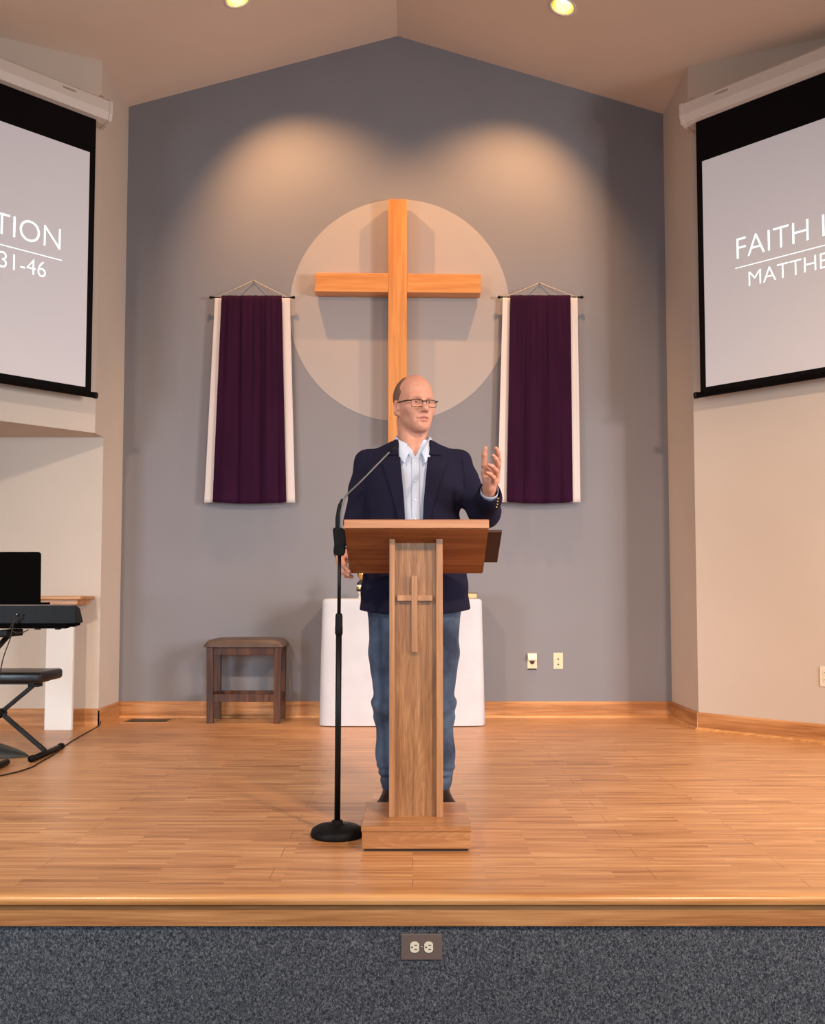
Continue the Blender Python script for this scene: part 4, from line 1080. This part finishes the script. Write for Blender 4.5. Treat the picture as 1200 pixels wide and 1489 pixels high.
def skin_idx(cen):
    x, y, z = to_head(cen[:, 0], cen[:, 1], cen[:, 2])
    ax_ = np.abs(x)
    u = s_cap(ax_, y, z, (0.0, 0.0950, -0.0605), (0.019, 0.086, -0.0650), 0.0050, 0.0018)
    l_ = s_cap(ax_, y, z, (0.0, 0.0930, -0.0725), (0.017, 0.085, -0.0690), 0.0056, 0.0020)
    return (np.minimum(u, l_) < 0.0008).astype(int)


sdf_obj('body', [(f_head, (-0.17, 3.83, 1.37), (0.17, 4.13, 1.87), 0.0023),
                 (f_lhand, (0.24, 3.57, 1.25), (0.38, 3.85, 1.52), 0.0021),
                 (f_rhand, (-0.345, 3.70, 0.96), (-0.21, 3.98, 1.15), 0.0023),
                 (f_body, (-0.40, 3.70, 0.03), (0.40, 4.14, 1.56), 0.011)], [skin, lipm], person, skin_idx)


# hair: short fringe of hair round the sides and back
def f_hair(X, Y, Z):
    x, y, z = to_head(X, Y, Z)
    d = head_skull(x, y, z) - 0.0028 - 0.0008 * np.sin(x * 900) * np.sin(z * 700 + y * 500)
    ax_ = np.abs(x)
    front = y - (0.011 + 0.22 * np.maximum(z - 0.06, 0) + 0.020 * np.exp(-((z - 0.052) / 0.018) ** 2) - 0.35 * np.maximum(0.02 - z, 0))
    low = -(z + 0.005 + 0.9 * np.minimum(y + 0.04, 0) * 0.9 + 0.02) 
    low = np.where(y > -0.03, 0.004 - z, -0.035 - z)
    top = smax(0.047 - ax_ - np.maximum(0, -0.045 - y) * 2.2, -(0.098 - z) * 1.0 - 0.0, 0.01)
    d = smax(d, front, 0.004); d = smax(d, low, 0.004)
    d = smax(d, smin(0.040 - ax_ - np.maximum(0, -0.04 - y) * 2.0, 0.0 * x + 1, 0.001) * np.where(z > 0.02, 1, -1), 0.004)
    return d


sdf_obj('hair', [(f_hair, (-0.11, 3.84, 1.64), (0.12, 4.10, 1.87), 0.0023)], M['hair'], person)

# eyes, brows
for s in (-1, 1):
    c = hw_((s * 0.031, 0.0700, 0.0035)); fw = Rz @ np.array((0, 1, 0)); up = Rz @ np.array((0, 0, 1)); sd = Rz @ np.array((1, 0, 0))
    bm = B(); bmesh.ops.create_uvsphere(bm, u_segments=24, v_segments=16, radius=0.0118); bmesh.ops.translate(bm, verts=bm.verts, vec=Vector(c)); ey = obj('eye', bm, M['eye'], person, smooth=True)
    g_ = Vector(fw * 0.97 + sd * 0.15).normalized(); bm = B(); cc = Vector(c) + g_ * 0.0103
    tube(bm, [cc, cc + g_ * 0.0018], [0.0050, 0.0042], 16); obj('iris', bm, M['iris'], ey)
    pts = [hw_((s * 0.014, 0.0945, 0.0205)), hw_((s * 0.026, 0.0905, 0.0265)), hw_((s * 0.038, 0.0835, 0.0275)), hw_((s * 0.049, 0.0735, 0.0230))]
    bm = B(); tube(bm, spline(pts, 6), [0.0016] + [0.0026] * 6 + [0.0024] * 6 + [0.0018] * 5 + [0.001], 8); obj('eyebrow', bm, M['brow'], person, smooth=True)

# spectacles
def hpt(x, y, z): return Vector(hw_((x, y, z)))


gs = bpy.data.objects.new('eyeglasses', None); C.objects.link(gs); gs.parent = person; gs.location = Vector(HC) - Vector((0, PY, 0)); gs['label'] = 'thin dark rectangular spectacles'
for s in (-1, 1):
    ring = []; n_ = 28
    for k in range(n_):
        a = 2 * PI * k / n_; ca, sa = math.cos(a), math.sin(a); e_ = 0.42
        u = math.copysign(abs(ca) ** e_, ca) * 0.0245; v = math.copysign(abs(sa) ** e_, sa) * 0.0148
        x = s * (0.0335) + u; ring.append(hpt(x, 0.1025 - 0.55 * max(0, abs(x) - 0.020) ** 1.0 * 0.42, 0.0015 + v - 0.007))
    bm = B(); tube(bm, ring + [ring[0], ring[1]], 0.0013, 8, cap=False)
    tube(bm, [ring[k] for k in range(2, 13)], 0.0023, 8); obj('rim', bm, M['frame'], gs, smooth=True)
    bm = B(); bm.faces.new([bm.verts.new(p) for p in ring]); bmesh.ops.triangulate(bm, faces=bm.faces); obj('lens', bm, M['lens'], gs)
    bm = B(); tube(bm, [hpt(s * 0.058, 0.0945, 0.006), hpt(s * 0.070, 0.086, 0.0075), hpt(s * 0.0775, 0.045, 0.010), hpt(s * 0.0805, 0.002, 0.013), hpt(s * 0.080, -0.012, 0.006)], [0.0028, 0.0030, 0.0024, 0.0022, 0.0018], 8); obj('temple', bm, M['frame'], gs, smooth=True)
bm = B(); tube(bm, [hpt(-0.0095, 0.1025, 0.002), hpt(0, 0.1045, 0.0045), hpt(0.0095, 0.1025, 0.002)], 0.0023, 8); obj('bridge', bm, M['frame'], gs, smooth=True)


# torso profile: z, centre x, half width, half depth, centre y
def prof(tab):
    T = np.array(tab, float); T = T[T[:, 0].argsort()]
    def g_(Z):
        return [np.interp(Z, T[:, 0], T[:, i]) for i in range(1, T.shape[1])]
    return g_


jprof = prof([(0.80, 0.011, 0.236, 0.142, PY), (0.86, 0.010, 0.235, 0.142, PY), (0.95, 0.010, 0.226, 0.138, PY), (1.05, 0.009, 0.217, 0.134, PY - .004), (1.16, 0.006, 0.208, 0.134, PY - .008), (1.26, 0.002, 0.198, 0.136, PY - .006), (1.36, 0.003, 0.214, 0.134, PY), (1.44, 0.003, 0.218, 0.122, PY + .005), (1.49, 0.003, 0.205, 0.104, PY + .010), (1.54, 0.003, 0.150, 0.084, PY + .012), (1.60, 0.003, 0.09, 0.07, PY + .015)])


def f_torso(X, Y, Z, inset=0.0):
    cx_, a, b_, cy_ = jprof(Z); a = a - inset; b_ = b_ - inset
    n_ = 2.35
    k = (np.abs((X - cx_) / a) ** n_ + np.abs((Y - cy_) / b_) ** n_) ** (1 / n_)
    d = (k - 1) * np.minimum(a, b_)
    # sloping shoulders
    for s in (-1, 1):
        d = smin(d, s_cap(X, Y, Z, (s * 0.07, PY + 0.014, 1.515), (s * 0.196, PY + 0.008, 1.491), 0.053 - inset, 0.046 - inset), 0.03)
    top = (Z - (1.602 - 0.33 * np.abs(X - 0.003))) * 0.9
    return smax(d, top, 0.03)


def f_torso_in(X, Y, Z): return f_torso(X, Y, Z, 0.009)


def folds(X, Y, Z): return 0.0022 * np.sin(38 * Z + 22 * X + 2 * np.sin(9 * X + 4)) * np.sin(21 * X - 12 * Z + 1) + 0.0012 * np.sin(70 * Z - 45 * X + 3 * np.sin(20 * Y))


def f_jacket(X, Y, Z):
    d = f_torso(X, Y, Z) + folds(X, Y, Z) * 0.6
    cx_, a, b_, cy_ = jprof(Z)
    # hollow inside
    inner = f_torso(X, Y, Z, 0.013)
    # sleeves
    r_ = chain(X, Y, Z, [(-0.193, PY + 0.008, 1.486), (-0.213, PY + 0.02, 1.37), (-0.236, PY + 0.035, 1.245), (-0.248, PY + 0.04, 1.170), (-0.280, 3.92, 1.105), (-0.284, 3.885, 1.093)], [0.053, 0.056, 0.052, 0.052, 0.044, 0.041], 0.03)
    l_ = chain(X, Y, Z, [(0.198, PY + 0.008, 1.486), (0.226, PY + 0.0, 1.395), (0.272, PY - 0.025, 1.312), (0.304, PY - 0.055, 1.262), (0.310, 3.790, 1.312), (0.312, 3.752, 1.332)], [0.053, 0.054, 0.056, 0.062, 0.049, 0.044], 0.03)
    # elbow creases
    l_ = l_ + 0.0035 * np.sin(85 * (Z + 0.55 * X) + 1.2) * np.exp(-((X - 0.25) / 0.05) ** 2 - ((Z - 1.30) / 0.06) ** 2) + folds(X, Y, Z) * 0.7
    r_ = r_ + 0.0030 * np.sin(75 * (Z - 0.3 * X)) * np.exp(-((Z - 1.22) / 0.07) ** 2) + folds(X, Y, Z) * 0.6
    d = smin(d, r_, 0.022); d = smin(d, l_, 0.022)
    # armpit groove / sleeve seam
    for s in (-1, 1):
        seam = np.abs(np.abs(X - 0.002) - (0.200 + 0.02 * np.clip((1.50 - Z) / 0.2, 0, 1)))
        d = d + 0.0035 * np.exp(-(seam / 0.005) ** 2) * ((Z > 1.36) & (Z < 1.54)) * (np.sign(X) == s) * (Y < PY)
    d = smax(d, -inner, 0.004)
    # sleeve openings
    d = smax(d, -s_cap(X, Y, Z, (0.310, 3.775, 1.319), (0.319, 3.70, 1.355), 0.038, 0.050), 0.004)
    d = smax(d, -s_cap(X, Y, Z, (-0.283, 3.905, 1.098), (-0.284, 3.83, 1.075), 0.033, 0.04), 0.004)
    c1 = (Y - 3.7475) * (-0.955) + (Z - 1.333) * 0.295; d = smax(d, c1 - 0.006, 0.004) if False else d
    # front opening
    u = X - 0.006
    hwid = np.interp(Z, [0.80, 0.90, 1.02, 1.10, 1.24, 1.50, 1.60], [0.115, 0.060, 0.036, 0.034, 0.038, 0.060, 0.066])
    d = smax(d, -np.maximum(np.abs(u) - hwid, (Y - (PY - 0.01))), 0.006)
    # neck opening
    d = smax(d, -s_cap(X, Y, Z, (0.002, PY + 0.018, 1.40), (0.002, PY + 0.018, 1.70), 0.076), 0.01)
    # hem, rounded at the front corners
    hem = (0.832 + 0.020 * (X / 0.23) ** 2) - Z + 0.03 * np.clip((0.10 - np.abs(u)) / 0.05, 0, 1)
    return smax(d, hem, 0.006)


jk = sdf_obj('jacket', [(f_jacket, (-0.36, 3.69, 0.82), (0.40, 4.15, 1.66), 0.0048)], M['jacket'], person)


def drape(F, x, z, y0=3.72, y1=3.99, off=0.0):
    """y of the first surface of F seen from the front at (x, z)"""
    ys = np.linspace(y0, y1, 320); v = F(np.full_like(ys, x), ys, np.full_like(ys, z)); i = np.argmax(v < 0)
    if v[i] >= 0: return y1
    if i == 0: return y0
    t_ = v[i - 1] / (v[i - 1] - v[i]); return ys[i - 1] + t_ * (ys[i] - ys[i - 1]) - off


def patch(name, F, rows, m, parent, off=0.004, th=0.003, nu=12, smooth=60):
    """rows: list of (z, x_left, x_right, dz_left, dz_right) draped over F"""
    P = []
    for (z, xa, xb, za, zb) in rows:
        P.append([(xa + (xb - xa) * u / nu, drape(F, xa + (xb - xa) * u / nu, z + za + (zb - za) * u / nu) - off, z + za + (zb - za) * u / nu) for u in range(nu + 1)])
    bm = B(); grid_surface(bm, P, lambda i, j: (0, th, 0)); return obj(name, bm, m, parent, smooth=True)


def lin(tab, n):
    T = np.array(tab, float); s = np.linspace(T[0, 0], T[-1, 0], n); o2 = T[::1]
    k = T[:, 0]; sg = 1 if k[-1] > k[0] else -1
    return [(z, *[float(np.interp(sg * z, sg * k, T[:, i])) for i in range(1, T.shape[1])]) for z in s]


# lapels: inner edge follows the opening, outer edge down from the notch
for s in (-1, 1):
    tab = [(1.548, 0.070, 0.084), (1.52, 0.066, 0.104), (1.500, 0.063, 0.116)]
    rows = [(z, 0.006 + s * a, 0.006 + s * b_, 0.0, 0.0) for z, a, b_ in lin(tab, 8)]
    patch('collar_wing', f_torso, rows, M['jacket'], jk, 0.0075, 0.004)
    tab = [(1.492, 0.060, 0.150), (1.475, 0.058, 0.141), (1.42, 0.053, 0.119), (1.30, 0.042, 0.084), (1.20, 0.037, 0.060), (1.10, 0.034, 0.040), (1.06, 0.034, 0.036)]
    rows = [(z, 0.006 + s * (a - 0.002), 0.006 + s * b_, 0.0, -0.012 * max(0, (z - 1.46) / 0.03)) for z, a, b_ in lin(tab, 34)]
    patch('lapel', f_torso, rows, M['jacket'], jk, 0.0065, 0.005)
# collar of the jacket round the back of the neck
P = []
for k in range(33):
    a = math.radians(-62 + 304 * k / 32); ca, sa = math.cos(a), math.sin(a)
    row = []
    for j in range(6):
        v = j / 5; r_ = 0.071 + 0.018 * v
        front = max(0, -sa)
        row.append((0.004 + ca * r_ * 1.02, PY + 0.018 + sa * r_ * (1.0), 1.587 - 0.048 * v - 0.040 * front - 0.0 * v))
    P.append(row)
bm = B(); grid_surface(bm, P, lambda i, j: (0, 0, -0.004)); obj('collar', bm, M['jacket'], jk, smooth=True)
# sleeve buttons
for k in range(4):
    bx_, bz_ = 0.3425 - 0.0012 * k, 1.302 - 0.0105 * k
    c = Vector((bx_, drape(f_jacket, bx_, bz_, 3.70, 3.95), bz_))
    bm = B(); tube(bm, [c + Vector((0, 0.002, 0)), c + Vector((0.001, -0.0025, 0))], 0.0038, 12); obj('sleeve_button', bm, M['brass'], jk, smooth=True)

# shirt
def f_shirt(X, Y, Z):
    d = f_torso(X, Y, Z, 0.016) + 0.0016 * np.sin(55 * X + 9 * Z) * np.clip((1.5 - Z) * 4, 0, 1) + 0.0012 * np.sin(30 * Z + 40 * X)
    d = smax(d, -(f_torso(X, Y, Z, 0.024)), 0.002)
    v_ = np.abs(X - 0.012) - np.clip((Z - 1.498) * 0.42, -0.01, 1)
    d = smax(d, -np.maximum(v_, Y - PY), 0.003)
    d = smax(d, -s_cap(X, Y, Z, (0.002, PY + 0.018, 1.545), (0.002, PY + 0.018, 1.75), 0.070), 0.004)
    return smax(d, 0.90 - Z, 0.004)


sh = sdf_obj('shirt', [(f_shirt, (-0.24, 3.80, 0.89), (0.25, 4.12, 1.60), 0.0045)], M['shirt'], person)
def f_sh_out(X, Y, Z): return f_torso(X, Y, Z, 0.016)
patch('placket', f_sh_out, [(z, -0.004, 0.029, 0, 0) for z in np.linspace(1.492, 1.0, 30)], M['shirt'], sh, 0.0032, 0.002, 6)
for z in (1.462, 1.386, 1.307, 1.228, 1.150):
    c = Vector((0.0105, drape(f_sh_out, 0.0105, z) - 0.0035, z)); bm = B(); tube(bm, [c, c + Vector((0, -0.0018, 0))], [0.0052, 0.0046], 16); obj('button', bm, M['button'], sh, smooth=True)
# shirt collar: stand round the neck that falls into two buttoned-down points
for s in (-1, 1):
    # path from back of the neck to the front, top edge and lower edge
    top = [(0.002, PY + 0.088, 1.618), (0.002 + s * 0.050, PY + 0.066, 1.614), (0.002 + s * 0.070, PY + 0.015, 1.600), (0.004 + s * 0.064, PY - 0.030, 1.578), (0.008 + s * 0.046, PY - 0.062, 1.548), (0.011 + s * 0.024, PY - 0.086, 1.512)]
    bot = [(0.002, PY + 0.098, 1.580), (0.002 + s * 0.060, PY + 0.076, 1.575), (0.002 + s * 0.082, PY + 0.012, 1.560), (0.004 + s * 0.079, PY - 0.045, 1.530), (0.008 + s * 0.066, PY - 0.088, 1.494), (0.009 + s * 0.0445, PY - 0.111, 1.462)]
    A_ = spline(top, 6); B_ = spline(bot, 6); P = []
    for a, c in zip(A_, B_):
        row = []
        for j in range(8):
            v = j / 7; p = a.lerp(c, v); bul = math.sin(v * PI) * 0.006; dd = Vector((p.x - 0.002, p.y - PY - 0.015, 0)).normalized(); row.append(p + dd * bul)
        P.append(row)
    bm = B(); grid_surface(bm, P, lambda i, j: (0, 0.0022, -0.0008)); obj('collar', bm, M['shirt'], sh, smooth=True)
    st = []
    for k, a in enumerate(A_):
        st.append([a, a + Vector((0, 0, -0.045 if k < 20 else -0.02)) - Vector((a.x - 0.002, a.y - PY, 0)) * 0.04])
    bm = B(); grid_surface(bm, st, lambda i, j: (0, 0.002, 0)); obj('collar_stand', bm, M['shirt'], sh, smooth=True)
    c = Vector((0.009 + s * 0.043, PY - 0.1135, 1.468)); bm = B(); tube(bm, [c, c + Vector((0, -0.0015, 0))], 0.0035, 12); obj('button', bm, M['button'], sh, smooth=True)
# shirt cuffs
for (a, c, r0) in (((0.308, 3.775, 1.318), (0.3100, 3.733, 1.336), 0.0365), ((-0.283, 3.90, 1.096), (-0.2845, 3.872, 1.087), 0.032)):
    a = Vector(a); c = Vector(c); d = (c - a).normalized(); s_, u_ = frame_for(d)
    P = [[a.lerp(c, j / 5) + (s_ * math.cos(2 * PI * k / 32) + u_ * math.sin(2 * PI * k / 32)) * (r0 - 0.001 * j / 5) for j in range(6)] for k in range(33)]
    bm = B(); grid_surface(bm, P, lambda i, j: (a - P[i][j]).normalized() * 0.002); obj('cuff', bm, M['shirt'], sh, smooth=True)


# jeans
def f_jeans(X, Y, Z):
    ds = []
    for s in (-1, 1):
        if s < 0: pts = [(-0.083, PY, 0.86), (-0.090, PY, 0.66), (-0.086, PY - 0.004, 0.46), (-0.079, PY + 0.012, 0.26), (-0.073, PY + 0.018, 0.165), (-0.072, PY + 0.018, 0.105)]; rs = [0.106, 0.090, 0.075, 0.069, 0.060, 0.054]
        else: pts = [(0.098, PY, 0.86), (0.102, PY, 0.66), (0.098, PY - 0.004, 0.46), (0.103, PY + 0.012, 0.26), (0.105, PY + 0.018, 0.165), (0.103, PY + 0.018, 0.105)]; rs = [0.106, 0.090, 0.075, 0.069, 0.060, 0.054]
        d = chain(X, Y, Z, pts, rs, 0.03)
        xs = pts[2][0]
        # knee and ankle creases
        kn = np.exp(-((Z - 0.44) / 0.075) ** 2); d = d - 0.006 * np.exp(-((Z - 0.425) / 0.035) ** 2) + 0.0055 * kn * np.sin(85 * (Z - s * 0.5 * (X - xs))) + 0.0025 * np.exp(-((Z - 0.62) / 0.09) ** 2) * np.sin(50 * (Z + s * 0.8 * X))
        an = np.exp(-((Z - 0.205) / 0.045) ** 2); d = d - 0.006 * an + 0.0045 * np.exp(-((Z - 0.175) / 0.03) ** 2) * np.sin(150 * (Z + s * .25 * X)) + 0.008 * np.exp(-((Z - 0.158) / 0.010) ** 2)
        ds.append(d)
    d = smin(ds[0], ds[1], 0.012)
    w_ = s_ell(X, Y, Z, (0.006, PY, 0.90), (0.192, 0.120, 0.13)); d = smin(d, w_, 0.04)
    d = smax(d, Z - 1.0, 0.004)
    d = smax(d, 0.100 - Z, 0.004)
    for x_ in (-0.072, 0.103): d = smax(d, -s_cap(X, Y, Z, (x_, PY + 0.018, 0.06), (x_, PY + 0.018, 0.15), 0.048), 0.003)
    return d


jn = sdf_obj('jeans', [(f_jeans, (-0.22, 3.82, 0.085), (0.24, 4.13, 1.01), 0.005)], M['jeans'], person)
for x_ in (-0.072, 0.103):
    bm = B(); P = [(x_ + 0.0565 * math.cos(2 * PI * k / 40), PY + 0.018 + 0.0565 * math.sin(2 * PI * k / 40), 0.117) for k in range(42)]; tube(bm, P, 0.0013, 6, cap=False); obj('hem_stitching', bm, M['jeans_thread'], jn)

# shoes
for s, x_ in ((-1, -0.072), (1, 0.103)):
    ang_ = math.radians(22) * s
    def loc_(X, Y, Z, x_=x_, ang_=ang_):
        dx, dy = X - x_, -(Y - (PY + 0.05)); ca, sa = math.cos(ang_), math.sin(ang_)
        return dx * ca - dy * sa, dx * sa + dy * ca, Z
    def f_up(X, Y, Z, L_=loc_):
        x, y, z = L_(X, Y, Z)
        d = s_ell(x, y, z, (0, 0.155, 0.034), (0.050, 0.085, 0.034)); d = smin(d, s_ell(x, y, z, (0, 0.030, 0.045), (0.036, 0.065, 0.048)), 0.03)
        d = smin(d, s_cap(x, y, z, (0, 0.10, 0.05), (0, 0.04, 0.085), 0.034, 0.036), 0.025); d = smin(d, s_cap(x, y, z, (0, 0.03, 0.06), (0, 0.03, 0.11), 0.036, 0.036), 0.02)
        return smax(smax(d, 0.018 - z, 0.003), z - 0.118, 0.004)
    def f_so(X, Y, Z, L_=loc_):
        x, y, z = L_(X, Y, Z)
        d = s_cap(x, y, z * 0, (0, 0.03, 0), (0, 0.165, 0), 0.041, 0.053) if False else None
        k = np.clip((y - 0.02) / 0.15, 0, 1); d = np.sqrt(x ** 2 + (y - 0.02 - k * 0.15) ** 2) - (0.038 + 0.014 * k)
        return np.maximum(d, np.abs(z - 0.0105) - 0.0095)
    shoe = sdf_obj('shoe', [(f_up, (x_ - 0.16, 3.72, 0.0), (x_ + 0.16, 4.12, 0.13), 0.0045)], M['shoe'], person)
    sdf_obj('sole', [(f_so, (x_ - 0.16, 3.72, -0.004), (x_ + 0.16, 4.12, 0.03), 0.0045)], M['sole'], shoe)
    bm = B(); ca, sa = math.cos(ang_), math.sin(ang_)
    for k in range(4):
        yy = 0.095 + 0.018 * k; zz = 0.083 - 0.011 * k
        for e in (-1, 1):
            pts = [(e * -0.014, yy, zz), (0, yy + 0.006, zz + 0.002), (e * 0.014, yy + 0.012, zz - 0.004)]
            tube(bm, [(x_ + px * ca + py * sa, PY + 0.05 - (py * ca - px * sa), pz) for px, py, pz in pts], 0.0018, 6)
    obj('laces', bm, M['black'], shoe)
